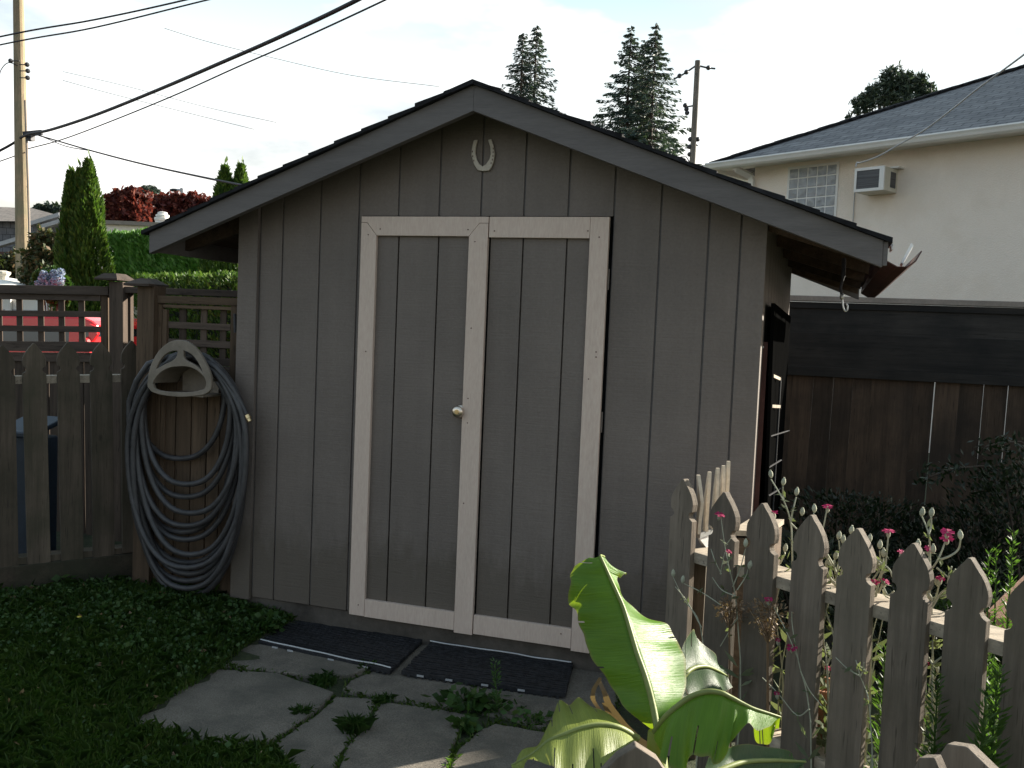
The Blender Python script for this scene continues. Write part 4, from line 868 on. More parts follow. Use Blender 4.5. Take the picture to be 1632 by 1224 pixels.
cable([(-120, 300, 20), (0, 257, 18), (40, 243, 17.4)], .010, 'thin wire reaching the left pole from the left edge')
cable([(100, 128, 40), (180, 150, 40), (300, 180, 40), (405, 206, 40)], .013, 'lower of two faint distant wires behind the thick cable', mat=M['greytrim'])
cable([(100, 114, 40), (200, 137, 40), (330, 171, 40), (440, 195, 40)], .012, 'upper of two faint distant wires behind the thick cable', mat=M['greytrim'])
cable([(262, 45, 30), (330, 66, 30), (430, 91, 30), (560, 120, 30), (700, 138, 30)], .010, 'faint sagging wire high above the left roof slope', mat=M['greytrim'])
pr, B2, T2 = pole('utility_pole', (1112, 97), (1103, 268), 32, .13, .095, 'slim grey wooden utility pole between the blue spruces and the house', M['pole_grey'])
def strand(root, pts, r, nm, blobs=()):
    mb = MB(); mb.tube([at_d(*q) for q in pts], r, 6)
    for b in blobs: mb.ball(at_d(*b), .085, 8, 6)
    mb.build(nm, M['darkmetal'], root)
strand(pr, [(1110, 104, 32), (1100, 111, 32), (1088, 119, 32), (1074, 126, 32)], .03, 'guy_strand', [(1094, 115, 32), (1083, 121, 32)])
strand(pr, [(1114, 105, 32), (1127, 108, 32), (1140, 109.5, 32)], .03, 'guy_strand', [(1129, 108, 32)])
strand(pr, [(1108, 168, 32), (1096, 170, 32), (1090, 167, 32)], .028, 'insulator_arm', [(1092, 168, 32), (1094, 174, 32), (1095, 180, 32)])
for x, y in ((1100, 222), (1099, 234), (1099, 246), (1112, 222)): strand(pr, [(1105, y, 32), (x, y, 32)], .02, 'insulator', [(x, y, 32)])
strand(pr, [(1101, 262, 32), (1094, 250, 32), (1085, 250, 32), (1078, 258, 32)], .02, 'jumper_wire')
lp = at_d(281, 303, 34); ls = empty('street_lamp', Vector((lp.x, lp.y, -.1)), 'small street lamp head above the red maples', 'street lamp')
mb = MB(); mb.tube(smooth_path([Vector((lp.x+.3, lp.y, -.1)), Vector((lp.x+.25, lp.y, lp.z-.5)), Vector((lp.x+.2, lp.y, lp.z-.05)), lp], 6), .05, 8); mb.build('lamp_post', M['greytrim'], ls); mb = MB(); mb.ball(lp-Vector((.1, 0, 0)), .12, sq=(1.6, 1, .5)); mb.build('lamp_head', M['darkmetal'], ls)

# ------------------------------------------------------------------ trees and hedges
def spruce(apex, d, ybase, halfw, lab, seed, mat='spruce', dens=1., droop=.22, group=None, frac=.0, gaps=.12):
    """conifer by its photo apex; halfw = half width in pixels at photo row ybase"""
    rs = np.random.default_rng(seed); T = at_d(*apex, d); px = apex[0]; zb = at_d(px, ybase, d).z; Rr_ = halfw*d/PX_F
    H = T.z+.2; B = Vector((T.x, T.y, -.2)); root = empty('spruce_tree', B, lab, 'tree', group)
    tr = MB(); tr.tube([B, B.lerp(T, .5), T-UPV*.1], [H*.014, H*.008, .015], 8)
    slope = Rr_/(T.z-zb)**.9; Cs, Ds, Ss = [], [], []; z = T.z-.15; step = (T.z-zb)/26
    zmin = max(zb-.6*(T.z-zb), 1.)
    while z > zmin:
        depth_ = T.z-z; r = slope*depth_**.9; nb = int(rs.integers(5, 8)); ph = rs.uniform(0, 6.28)
        for b in range(nb):
            if rs.random() < gaps: continue
            a = ph+6.283*b/nb+rs.normal()*.25; rb = r*rs.uniform(.62, 1.22)+.12; zz = z+rs.normal()*step*.5; out_ = np.array([math.cos(a), math.sin(a), 0]); side = np.array([-out_[1], out_[0], 0])
            c0_ = np.array([B.x, B.y, zz])
            tip = lambda u: c0_+out_*rb*u+np.array([0, 0, -droop*rb*u*1.2+.16*rb*u**3])
            tr.tube([Vector(tip(u)) for u in (0, .5, 1.)], [.02+.004*rb, .015, .006], 4, cap=False)
            m = int((10+26*rb)*dens); u = rs.uniform(.08, 1, m)**.7
            lat = rs.normal(size=m)*rb*.14*(1.15-u); pos = np.array([tip(x) for x in u])+side*lat[:, None]+np.array([0, 0, 1])*(-np.abs(rs.normal(size=m))*.07*(rb**.5))[:, None]
            Cs.append(pos); Ds.append(out_*.8+side*(np.sign(lat)*.7)[:, None]+np.array([0, 0, -.45])); Ss.append(rs.uniform(.16, .38, m)*min(1.2, .55+.22*rb))
        z -= step*rs.uniform(.75, 1.25)*(.6+.5*min(1, depth_/4))
    leaf_cards(np.concatenate(Cs), np.concatenate(Ss), np.concatenate(Ds), aspect=.26, jitter=.35).build('crown', M[mat], root, smooth='leaf'); tr.build('trunk', M['bark'], root)
spruce((1046, 38), 44, 240, 66, 'right, taller trunk of the close blue spruce pair left of the grey pole', 1, dens=1.25, gaps=.05)
spruce((1006, 42), 45.5, 240, 68, 'left trunk of the close blue spruce pair left of the grey pole', 2, dens=1.25, gaps=.05)
spruce((1028, 64), 46, 240, 50, 'short spruce tip between the twin blue spruces', 9, gaps=.05)
spruce((856, 38), 44, 185, 46, 'taller of the two sparse spruces rising over the shed roof', 3, dens=.8, gaps=.22)
spruce((834, 52), 43, 185, 46, 'shorter of the two sparse spruces rising over the shed roof', 4, dens=.75, gaps=.25)
spruce((238, 291), 48, 325, 46, 'dark conifer tip standing above the red maples', 5, dens=1.2, gaps=0)
def crown(name, lumps, n, size, mat, lab, cat, base=None, trunk=.12, group=None, seed=0, flat=1., aspect=.5, D=None, branch=True, shell=.5):
    """tree or bush: leaf clumps given as (px, py, depth, radius in px)"""
    rs = np.random.default_rng(seed+50); L_ = [(at_d(x, y, d), r*d/PX_F) for x, y, d, r in lumps]
    c = sum([p for p, r in L_], Vector())/len(L_); B = Vector((c.x, c.y, -.15)) if base is None else base
    root = empty(name, B, lab, cat, group); Cs = []
    tot = sum(r*r for p, r in L_)
    for p, r in L_:
        m = int(n*r*r/tot); v = rs.normal(size=(m, 3)); v /= np.linalg.norm(v, axis=1)[:, None]; bump_ = 1+.28*np.sin(v[:, 0]*5+p.x*9)*np.cos(v[:, 1]*6+p.y*7)+.2*np.sin(v[:, 2]*8+v[:, 0]*4)
        Cs.append(np.array(p)+v*(r*bump_*rs.uniform(shell, 1.12, m)**.6)[:, None]*np.array([1, 1, flat]))
    Cs = np.concatenate(Cs); Cs = Cs[Cs[:, 2] > -.1]
    leaf_cards(Cs, rs.uniform(.6, 1.4, len(Cs))*size, D, aspect=aspect, jitter=1.).build('crown', M[mat], root, smooth='leaf')
    if branch:
        tr = MB(); j = Vector((B.x, B.y, max(.2, c.z*.45))); tr.tube([B, B.lerp(j, .5), j], [trunk, trunk*.8, trunk*.7], 8)
        for p, r in L_: tr.tube(smooth_path([j, j.lerp(p, .5)+UPV*.1*(p-j).length*.3, p], 4), np.linspace(trunk*.55, trunk*.12, 9), 6)
        tr.build('trunk', M['bark'], root)
    return root
crown('pine_tree', [(1425, 128, 30, 19), (1446, 138, 30, 19), (1400, 150, 30, 20), (1380, 166, 30, 15), (1430, 160, 30, 22), (1464, 132, 30, 13), (1472, 150, 30, 15), (1362, 162, 30, 6), (1352, 186, 30, 5), (1410, 122, 30, 8), (1484, 138, 30, 6), (1421, 113, 30, 7), (1469, 122, 30, 6), (1388, 146, 30, 8), (1374, 152, 30, 5), (1450, 118, 30, 5), (1366, 176, 30, 8), (1490, 150, 30, 6)], 5200, .19, 'pine', 'dark pine crown showing above the grey hip roof', 'tree', seed=1, aspect=.28, trunk=.16, shell=.25)
mpl = [(185, 322, 28, 15), (205, 320, 28, 17), (195, 338, 28, 20), (222, 326, 28.4, 18), (172, 336, 28, 13), (215, 345, 28, 18), (180, 352, 28, 14)]
crown('maple_tree', mpl, 7000, .20, 'maple', 'red leaved maple nearest the tall columnar cedar', 'tree', group=None, seed=2)
crown('maple_tree', [(262, 328, 31, 17), (245, 334, 31, 19), (285, 328, 31, 16), (308, 328, 31, 17), (328, 332, 31, 14), (275, 345, 31, 20), (305, 346, 31, 18), (330, 345, 31, 14), (250, 350, 31, 17)], 8000, .20, 'maple', 'wide dark red maple behind the round roof vent', 'tree', seed=3)
crown('shrub', [(70, 385, 16, 18), (85, 400, 16, 22), (62, 415, 16, 22), (90, 430, 16, 26), (58, 440, 16, 20), (75, 455, 16, 24), (95, 380, 16, 10)], 7000, .10, 'bushmix', 'loose bush with bronze leaf tips behind the left pole', 'shrub', seed=4, trunk=.05)
crown('shrub', [(20, 425, 18, 22), (5, 440, 18, 20), (30, 445, 18, 18), (-20, 430, 18, 25)], 3500, .11, 'bushmix', 'dim green bush left of the pole', 'shrub', seed=14, trunk=.05)
hy = crown('hydrangea', [(68, 450, 11, 15), (82, 444, 11, 15), (95, 452, 11, 13), (75, 464, 11, 18), (95, 468, 11, 16)], 2500, .10, 'clover', 'hydrangea with pale blue flower heads beside the columnar cedar', 'hydrangea', seed=5, trunk=.03)
for x, y in ((62, 452), (68, 444), (74, 450), (70, 438), (80, 443), (86, 436), (92, 441), (97, 434), (88, 447), (80, 452), (95, 450), (64, 458), (73, 457), (88, 455), (96, 444)):
    p = at_d(x, y, 10.85-random.uniform(0, .1)); v = RNG.normal(size=(110, 3)); v /= np.linalg.norm(v, axis=1)[:, None]
    leaf_cards(np.array(p)+v*.045*RNG.uniform(.8, 1.1, (110, 1)), .028, None, aspect=.9).build('flower_head', M['hydrangea'], hy, smooth='leaf')
def column_cedar(tips, d, ybase, xl, xr, lab, n, seed, name='columnar_cedar', lean=.9):
    """columnar cedar, one or several tips (px, py, half width px, foot px)"""
    rs = np.random.default_rng(seed); root = None; Cs, Ds = [], []; zb = .0; tr = MB()
    for tx, ty, hw, fx in tips:
        T = at_d(tx, ty, d); Bp = at_d(fx, ybase, d); B = Vector((Bp.x, Bp.y, -.1)); H = T.z+.1; Rm = hw*d/PX_F
        if root is None: root = empty(name, B, lab, 'tree')
        m = int(n*hw/sum(q[2] for q in tips)); t = rs.uniform(0, 1, m)**.85; a = rs.uniform(0, 6.283, m); prof = np.clip(1-t**2.0, 0, 1)**.8*(.86+.14*np.minimum(1, t*5))
        lump = 1+.10*np.sin(a*5+t*11)+.10*np.sin(a*3-t*23)+.08*np.sin(a*9+t*37); rad = Rm*prof*lump*rs.uniform(.6, 1.06, m)**.5+.015
        ax = np.array(B)+(np.array(T)-np.array(B))*t[:, None]; o_ = np.stack([np.cos(a), np.sin(a), 0*a], 1)
        Cs.append(ax+o_*rad[:, None]); Ds.append(o_*.55+np.array([0, 0, lean])); tr.tube([B, B.lerp(T, .9)], [.05, .012], 7)
        k = 26; u = rs.uniform(.8, 1.03, k); Cs.append(np.array(B)+(np.array(T)-np.array(B))*u[:, None]+rs.normal(size=(k, 3))*.02); Ds.append(np.tile([0, 0, 1.], (k, 1)))
    Cs, Ds = np.concatenate(Cs), np.concatenate(Ds)
    leaf_cards(Cs, rs.uniform(.06, .15, len(Cs))*d/13, Ds, aspect=.34, jitter=.35).build('crown', M['thuja'], root, smooth='leaf'); tr.build('trunk', M['bark'], root)
column_cedar([(141, 256, 42, 146), (113, 274, 30, 118), (128, 270, 30, 130)], 13, 470, 0, 0, 'tall columnar cedar with two tips rising behind the lattice fence', 26000, 1)
column_cedar([(359, 266, 46, 355), (384, 264, 44, 390)], 13.5, 480, 0, 0, 'narrow twin tipped cedar just left of the shed roof slope', 13000, 2)
def hedge(name, corners, depth_, ztop, n, size, lab, mat='hedge', zb=-.1):
    """clipped hedge: front foot line between two photo points at given depths"""
    (x0, y0, d0, z0), (x1, y1, d1, z1) = corners; A = at_d(x0, y0, d0); B = at_d(x1, y1, d1); A.z = B.z = zb; al = (B-A).normalized(); bk = Vector((-al.y, al.x, 0))
    if bk.dot(A-Vector(CAM)) < 0: bk = -bk
    root = empty(name, (A+B)/2, lab, 'hedge'); ln_ = (B-A).length; Cs = []; Ds = []
    for _ in range(n):
        u = random.random(); ht = z0+(z1-z0)*u
        if random.random() < .10: ed_ = random.random() < .5; p = (B if ed_ else A)+bk*depth_*random.random()+al*(random.uniform(-.06, .05)); ht = z1 if ed_ else z0; p.z = zb+random.random()*(ht-zb); dv = al*(.6 if ed_ else -.6)+UPV*.7
        elif random.random() < .62: p = A+al*ln_*u+UPV*(random.random()*(ht-zb))-bk*random.uniform(-.12, .03+.03*math.sin(u*40)); dv = (-bk*.6+UPV*.7)
        else: v = random.random(); p = A+al*ln_*u+bk*depth_*v; p.z = ht+random.uniform(-.08, .03)+.02*math.sin(u*30+v*5); dv = UPV*1.
        Cs.append(p); Ds.append(dv)
    leaf_cards(Cs, RNG.uniform(.6, 1.4, n)*size, [tuple(q) for q in Ds], aspect=.4, jitter=.5).build('foliage', M[mat], root, smooth='leaf')
    mb = MB(); e = .12; a, b = A+al*e+bk*e, B-al*e+bk*e; mb.prism([a, b, b+bk*(depth_-2*e), a+bk*(depth_-2*e)], UPV*.01)
    mb = MB(); P = [a, b, b+bk*(depth_-2*e), a+bk*(depth_-2*e)]; T = [Vector((q.x, q.y, (z0, z1, z1, z0)[i]-.12)) for i, q in enumerate(P)]
    mb.add(P+T, [(0, 1, 2, 3), (4, 5, 6, 7), (0, 1, 5, 4), (1, 2, 6, 5), (2, 3, 7, 6), (3, 0, 4, 7)]); mb.build('inner_twigs', M['hedge' if name == 'tall_hedge' else 'darkshrub'], root)
zt1 = lambda x, y, d: at_d(x, y, d).z
hedge('tall_hedge', ((166, 480, 20, zt1(172, 374, 20)), (420, 480, 17, zt1(262, 362, 18.5))), 1.6, 0, 22000, .13, 'tall clipped green hedge behind the columnar cedar')
hedge('low_hedge', ((205, 480, 12.4, zt1(215, 441, 12.4)), (420, 490, 11.0, zt1(370, 437, 11.4))), 1.2, 0, 14000, .07, 'lower clipped hedge with a sunlit top, left of the shed wall', mat='thuja')

# ------------------------------------------------------------------ buildings and car on the left
def facing(px, d):                                   # local axes parallel to the view for far things
    a = Vector(RR); a.z = 0; a.normalize(); return a, Vector((-a.y, a.x, 0))
la_, lb_ = facing(0, 30)
gh = at_d(40, 470, 36); gh.z = -.2; ho = empty('grey_house', gh, 'grey two storey house with brown roof behind the left pole', 'house')
def face_box(root, x0, x1, y0, y1, d, dep, nm, mat, uv=False, zfloor=None):
    a, b = at_d(x0, y1, d), at_d(x1, y1, d); t = at_d((x0+x1)/2, y0, d); z0 = a.z if zfloor is None else zfloor; z0 = min(a.z, b.z) if zfloor is None else zfloor
    a.z = b.z = z0; b = a+la_*((b-a).dot(la_)); mb = MB(); mb.prism([a, b, b+lb_*dep, a+lb_*dep], UPV*(t.z-z0)); return mb.build(nm, mat, root, uv=uv)
face_box(ho, -90, 58, 352, 470, 36, 6, 'wall', M['leftwall'], True, -.2)
face_box(ho, -90, 26, 400, 470, 34.5, 1.2, 'brick_wall', M['redbrick'], True, -.2)
mb = MB(); A = at_d(-110, 351, 35.4); B = at_d(62, 353, 35.4); C1 = at_d(-110, 325, 38.5); D1 = at_d(52, 332, 38.5); E_ = at_d(100, 345, 36.5)
mb.add([A, B, D1, C1], [(0, 1, 2, 3)]); mb.add([B, E_, D1], [(0, 1, 2)]); mb.add([A+lb_*6, B+lb_*6, D1, C1], [(0, 1, 2, 3)]); mb.build('roof', M['greyroof'], ho, uv=True)
w_ = face_box(ho, 6, 40, 361, 379, 35.95, .04, 'window', M['whitepaint']); face_box(w_, 9, 38, 363.5, 376.5, 35.9, .03, 'pane', M['winglass'])
face_box(ho, 45, 105, 358, 470, 34.0, 3, 'wing_wall', M['leftwall'], True, -.2)
for (x0, y0, x1, y1) in ((46, 357, 95, 342), (61, 363, 97, 352), (-20, 395, 27, 381)):
    mb = MB(); mb.beam(at_d(x0, y0, 33.4), at_d(x1, y1, 33.4), .12, .14); mb.beam(at_d(x0+3, y0+3, 33.6), at_d(x1, y1+4, 33.6), .2, .06); mb.build('barge_board', M['greytrim'], ho)
mb = MB(); mb.prism([at_d(46, 356, 33.5), at_d(95, 341, 33.5), at_d(108, 338, 37), at_d(60, 352, 37)], UPV*.05); mb.build('porch_roof', M['greyroof'], ho, uv=True)
face_box(ho, 94, 103, 335, 350, 34.5, .5, 'chimney', M['redbrick'], True)
crown('tree', [(72, 338, 50, 12), (88, 336, 50, 9), (60, 342, 50, 12), (100, 342, 50, 12)], 1200, .35, 'pine', 'distant green tree top peeking over the grey house roof', 'tree', seed=7)
ga = at_d(220, 470, 23); ga.z = -.2; gg = empty('flat_roof_building', ga, 'low beige flat roofed building behind the tall hedge', 'building')
face_box(gg, 166, 275, 355, 470, 23, 5, 'wall', M['stucco'], False, -.2); face_box(gg, 160, 282, 353, 356.5, 22.8, 5.4, 'roof_edge', M['capwood'])
p = at_d(251.5, 357, 22.9)+lb_*.3; k = 22.9/PX_F; mb = MB(); mb.lathe([(11*k, 0), (11*k, 8*k)], p, n=16); vt = mb.build('vent_base', M['steel'], gg)
mb = MB(); mb.lathe([(12*k, 7*k), (12.5*k, 9*k), (12.5*k, 12*k), (9*k, 13*k), (10.5*k, 14*k), (10.5*k, 16.5*k), (7.5*k, 18*k), (7.5*k, 20.5*k), (5*k, 21.5*k), (1*k, 22*k)], p, n=18); mb.build('vent_cap', M['whitepaint'], vt, smooth=False)
wg = at_d(0, 500, 14.5); wg.z = -.2; wh = empty('white_garage', wg, 'small white garage with panel door seen through the lattice', 'garage')
face_box(wh, -70, 88, 470, 540, 15, 4, 'wall', M['sidingwhite'], True, -.2)
d_ = face_box(wh, -10, 86, 478, 540, 14.92, .05, 'garage_door', M['whitepaint'], False, -.2)
for x0, x1 in ((28, 36), ): face_box(wh, x0-20, x1-20, 474, 540, 14.85, .05, 'door_post', M['whitepaint'], False, -.2)
for i in range(3):
    y = 484+i*9; mb = MB(); mb.beam(at_d(-8, y, 14.9), at_d(85, y+3, 14.9), .02, .02); mb.build('panel_line', M['greytrim'], d_)
mb = MB(); A = [at_d(-70, 456, 14.6), at_d(34, 461, 14.6), at_d(34, 461, 14.6)+lb_*4.5, at_d(-70, 456, 14.6)+lb_*4.5]; ap = [at_d(-60, 436, 16.6), at_d(-4, 439.5, 16.6)]
mb.add(A+ap, [(0, 1, 5, 4), (1, 2, 5), (2, 3, 4, 5), (3, 0, 4), (0, 3, 2, 1)]); mb.build('roof', M['whitepaint'], wh)
p = at_d(4, 446, 14.9); mb = MB(); mb.lathe([(.07, 0), (.09, .06), (.12, .10), (.12, .13), (.05, .15)], p, n=12); mb.build('roof_vent', M['offwhite'], wh)

# red car in the lane
cd = 9.6; ca, cb = la_, lb_
cp = lambda px, py, off=0.: at_d(px, py, cd)+cb*off
car = empty('red_car', Vector((*at_d(0, 560, cd)[:2], -.1)), 'bright red car parked in the lane behind the lattice fence', 'car')
BODY = [(-300, 522), (-296, 640), (-290, 668), (225, 690), (232, 640), (228, 545), (205, 530), (160, 523), (60, 520), (-100, 516), (-240, 514)]
TOP = [(-250, 516), (-215, 503), (-160, 497), (0, 502), (110, 503.5), (124, 505), (138, 511), (146, 518), (148, 525), (60, 524), (-100, 520)]
def slab(poly, y0, dep, nm, mat, root, bev=.03):
    mb = MB(); mb.prism([cp(*q, y0) for q in poly], cb*dep); return mb.build(nm, mat, root, bevel=bev)
body = slab([(-300, 540), (-300, 640), (-290, 672), (140, 690), (146, 650), (144, 552), (136, 533), (126, 545), (60, 549), (-100, 545), (-240, 540)], 0, 1.55, 'body', M['red'], car, .05)
slab(TOP, .12, 1.46, 'roof', M['red'], car, .03)
slab([(-240, 520), (-230, 540), (130, 548), (145, 524)], .10, 1.5, 'cabin_glass', M['glass'], car, .01)
for poly in ([(105, 520), (124, 520), (120, 549), (104, 549)], [(-60, 519), (-48, 519), (-48, 546), (-62, 546)], [(-250, 516), (-225, 519), (-215, 543), (-250, 540)], [(137, 516), (149, 521), (150, 533), (141, 546), (136, 538)]): slab(poly, .07, .06, 'pillar', M['red'], car, .004)
for x in (-200, 70):
    c_ = cp(x, 672 if x < 0 else 684, .0); mb = MB(); mb.lathe([(.30, 0), (.33, .05), (.33, .17), (.30, .22)], c_-cb*.03, cb, 20); wl_ = mb.build('wheel', M['tyre'], car); mb = MB(); mb.lathe([(.2, 0), (.2, .02)], c_-cb*.05, cb, 16); mb.build('rim', M['steel'], wl_)

# ------------------------------------------------------------------ lawn, ground ivy, weeds
def inside(px, py, poly):
    c = False; j = len(poly)-1
    for i in range(len(poly)):
        if (poly[i][1] > py) != (poly[j][1] > py) and px < (poly[j][0]-poly[i][0])*(py-poly[i][1])/(poly[j][1]-poly[i][1])+poly[i][0]: c = not c
        j = i
    return c
GP = {k: [on_ground(x, y) for x, y in v] for k, v in SLABS.items()}
def on_slab(p): return any(inside(p.x, p.y, [(q.x, q.y) for q in v]) for v in GP.values())
LAWN = [(-420, 1010), (0, 950), (235, 926), (371, 955), (470, 990), (408, 1020), (374, 1048), (349, 1068), (278, 1112), (213, 1152), (320, 1184), (432, 1193), (470, 1230), (500, 1300), (-420, 1300)]
LP = [on_ground(x, y) for x, y in LAWN]; LPxy = [(p.x, p.y) for p in LP]
def scatter(n, poly, keep=None):
    xs = [p[0] for p in poly]; ys = [p[1] for p in poly]; o = []
    while len(o) < n:
        x, y = random.uniform(min(xs), max(xs)), random.uniform(min(ys), max(ys))
        if inside(x, y, poly) and (keep is None or random.random() < keep(x, y)): o.append((x, y, ground_z(x, y)))
    return np.array(o)
def blades(P, h, lean=.5, wd=.0028):
    n = len(P); a = RNG.uniform(0, 6.283, n); d = np.stack([np.cos(a), np.sin(a), 0*a], 1); s = np.stack([-np.sin(a), np.cos(a), 0*a], 1)
    hh = (h*RNG.uniform(.5, 1.3, n))[:, None]; ln = RNG.uniform(.1, lean, n)[:, None]; up = np.array([0, 0, 1.]); wv = s*wd*RNG.uniform(.7, 1.3, n)[:, None]
    m = P+d*hh*ln*.35+up*hh*.6; t = P+d*hh*ln+up*hh*(1-.35*ln)
    V = np.stack([P-wv, P+wv, m+wv*.8, t, m-wv*.8], 1).reshape(-1, 3); F = (np.arange(n)*5)[:, None]+np.array([0, 1, 2, 3, 4]); mb = MB(); mb.v = V.tolist(); mb.f = F.tolist(); return mb
def fencey(x, y):                                    # how much ground ivy: thick near the fence foot, sparse in the lawn
    return min(1, max(.05, (y+1.15)/.9))
G1 = scatter(44000, LPxy, lambda x, y: 1-.45*fencey(x, y))
tag(blades(G1, .042, .9, .0021).build('grass', M['grass'], smooth='leaf'), kind='stuff')
I1 = scatter(11000, LPxy, lambda x, y: fencey(x, y)*(.45+.55*(math.sin(x*9+y*4)*math.cos(y*8-x*3) > -.25)))
I1[:, 2] += RNG.uniform(.006, .045, len(I1))
iv = leaf_cards(I1, RNG.uniform(.009, .027, len(I1)), np.tile([0, 0, .0], (len(I1), 1))+RNG.normal(size=(len(I1), 3))*np.array([1, 1, .5]), aspect=.9, jitter=.3)
tag(iv.build('ground_ivy', M['clover'], smooth='leaf'), kind='stuff')
# thin grass in the joints between slabs and along their edges
J = []
for v in GP.values():
    for i in range(len(v)):
        a, b = v[i], v[(i+1) % len(v)]
        if a.y < -3.2 and b.y < -3.2: continue
        for _ in range(int(330*(b-a).length)):
            p = a.lerp(b, random.random()); q = Vector((p.x+random.gauss(0, .011), p.y+random.gauss(0, .011), 0))
            if not on_slab(q): J.append((q.x, q.y, ground_z(q.x, q.y)))
tag(blades(np.array(J), .028, 1.1, .002).build('joint_grass', M['grass'], smooth='leaf'), kind='stuff')
tag(blades(scatter(2600, LPxy), .075, 1.2, .0018).build('long_grass', M['goldweed'], smooth='leaf'), kind='stuff')
DL = scatter(260, LPxy); DL[:, 2] += RNG.uniform(.01, .045, len(DL))
tag(leaf_cards(DL, RNG.uniform(.012, .035, len(DL)), None, aspect=.5).build('fallen_leaves', M['drybrown'], smooth='leaf'), kind='stuff')
def tuft(px, py, rpx, n, h, lab, mat='weed', nm='grass_tuft', lean=1.1, rnd=.7):
    c = on_ground(px, py); k = rpx*depth(c)/PX_F; P = np.array(c)+RNG.normal(size=(n, 3))*np.array([k*rnd, k*.8, 0])*.55
    return tag(blades(P, h, lean, .0026).build(nm, M[mat], smooth='leaf'), lab, 'weed', 'weeds in the paving joints')
tuft(515, 1092, 20, 230, .045, 'grass tuft in the joint left of the mats, beside the lawn-side slab')
tuft(566, 1168, 18, 170, .065, 'grass tuft in the joint beside the front slab')
tuft(482, 1142, 11, 110, .045, 'thin grass tuft along the right edge of the broad slab')
tuft(610, 1122, 18, 110, .04, 'small grass tuft at the top corner of the front slab')
tuft(585, 1070, 14, 80, .05, 'grass tuft at the front corner of the left mat')
def broadleaf(px, py, rpx, n, size, h, lab, nm='broadleaf_weed', spike=None):
    c = on_ground(px, py); k = rpx*depth(c)/PX_F; root = empty(nm, c, lab, 'weed', 'weeds in the paving joints')
    v = RNG.normal(size=(n, 3)); P = np.array(c)+v*np.array([k*.55, k*.4, 0])+np.array([0, 0, 1])*(RNG.uniform(.01, 1, n)*h)[:, None]
    leaf_cards(P, RNG.uniform(.6, 1.3, n)*size, v*np.array([1, 1, 0])+np.array([0, 0, .25]), aspect=.75, jitter=.4).build('leaves', M['clover' if size > .03 else 'weed'], root, smooth='leaf')
    mb = MB(); mb.tube([c, c+UPV*h*.7], .003, 5)
    for i in range(7): a = i*.9; mb.tube([c-UPV*.004, c+Vector((math.cos(a)*k*.5, math.sin(a)*k*.4, h*.6))], .0016, 4)
    mb.build('stems', M['weed'], root)
    if spike:
        t = at_d(*spike, depth(c)); mb = MB(); mb.tube([c, t], [.004, .0015], 5); mb.build('flower_stalk', M['weed'], root)
        m = 90; u = RNG.uniform(.1, 1, m); a = RNG.uniform(0, 6.283, m); D = np.stack([np.cos(a), np.sin(a), .7+0*a], 1)
        leaf_cards(np.array(c)+(np.array(t)-np.array(c))*u[:, None]+D*.015, .032*(1.2-u*.6), D, aspect=.28, jitter=.2).build('stalk_leaves', M['weed'], root, smooth='leaf')
broadleaf(748, 1130, 44, 110, .046, .07, 'leafy weed clump in the joint in front of the right mat', spike=None)
broadleaf(742, 1165, 20, 40, .042, .05, 'small leafy weed at the left edge of the right front slab')
broadleaf(792, 1140, 40, 70, .036, .06, 'tall spiky weed standing before the right rubber mat', spike=(789, 1056))
broadleaf(850, 1155, 30, 60, .030, .05, 'low weed clump beside the banana leaf tip')
broadleaf(524, 982, 14, 26, .030, .07, 'small weed growing at the foot of the shed wall behind the left mat')
broadleaf(425, 1005, 26, 60, .045, .09, 'leafy weed reaching over the outer corner of the left mat', spike=(447, 990))
broadleaf(105, 935, 18, 14, .06, .07, 'broad leaved weed below the kick board of the left fence')
for lab, x, y in (('tiny yellow flower in the lawn', 126, 1000),):
    c = on_ground(x, y); mb = MB(); mb.lathe([(.003, 0), (.010, .004), (.009, .007)], c+UPV*.045, n=10); f = mb.build('lawn_flower', M['brass']); f.data.materials[0] = paint_mat('yellow petal', (.6, .5, .05)); tag(f, lab, 'flower'); mb = MB(); mb.tube([c, c+UPV*.045], .0015, 5); mb.build('stem', M['weed'], f)

# ------------------------------------------------------------------ greenery behind the right fence
def bed(name, pxs, n, size, mat, lab, cat, seed, h, D=(0, 0, .8), aspect=.4, spread=.3):
    """leafy mass rooted on the ground: spots (px, depth, height factor)"""
    rs = np.random.default_rng(seed); Cs, Ds = [], []; root = None; tr = MB()
    for px, d, k in pxs:
        b = at_d(px, 900, d); b.z = -.1
        if root is None: root = empty(name, b, lab, cat)
        m = n//len(pxs); u = rs.uniform(0, 1, m)**.7; a = rs.uniform(0, 6.283, m); r = spread*(.35+.75*np.sin(u*2.6))*rs.uniform(.2, 1.1, m)
        Cs.append(np.array(b)+np.stack([np.cos(a)*r, np.sin(a)*r, u*h*k], 1)); Ds.append(np.stack([np.cos(a), np.sin(a), 0*a], 1)*.8+np.array(D))
        for q in range(4): t = rs.normal(size=2)*spread*.5; tr.tube([b, b+Vector((t[0], t[1], h*k*.85))], [.010, .004], 5)
    leaf_cards(np.concatenate(Cs), rs.uniform(.6, 1.5, n//len(pxs)*len(pxs))*size, np.concatenate(Ds), aspect=aspect, jitter=.5).build('foliage', M[mat], root, smooth='leaf'); tr.build('stems', M['bark'], root)
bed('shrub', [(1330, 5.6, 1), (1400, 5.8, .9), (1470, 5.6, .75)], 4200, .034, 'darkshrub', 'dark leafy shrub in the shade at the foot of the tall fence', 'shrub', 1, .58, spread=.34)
bed('shrub', [(1590, 5.3, 1.0), (1640, 5.1, 1.2), (1545, 5.4, .75)], 4200, .034, 'darkshrub', 'dark shrub in the shade at the right edge, taller than the one beside it', 'shrub', 2, .74, spread=.30)
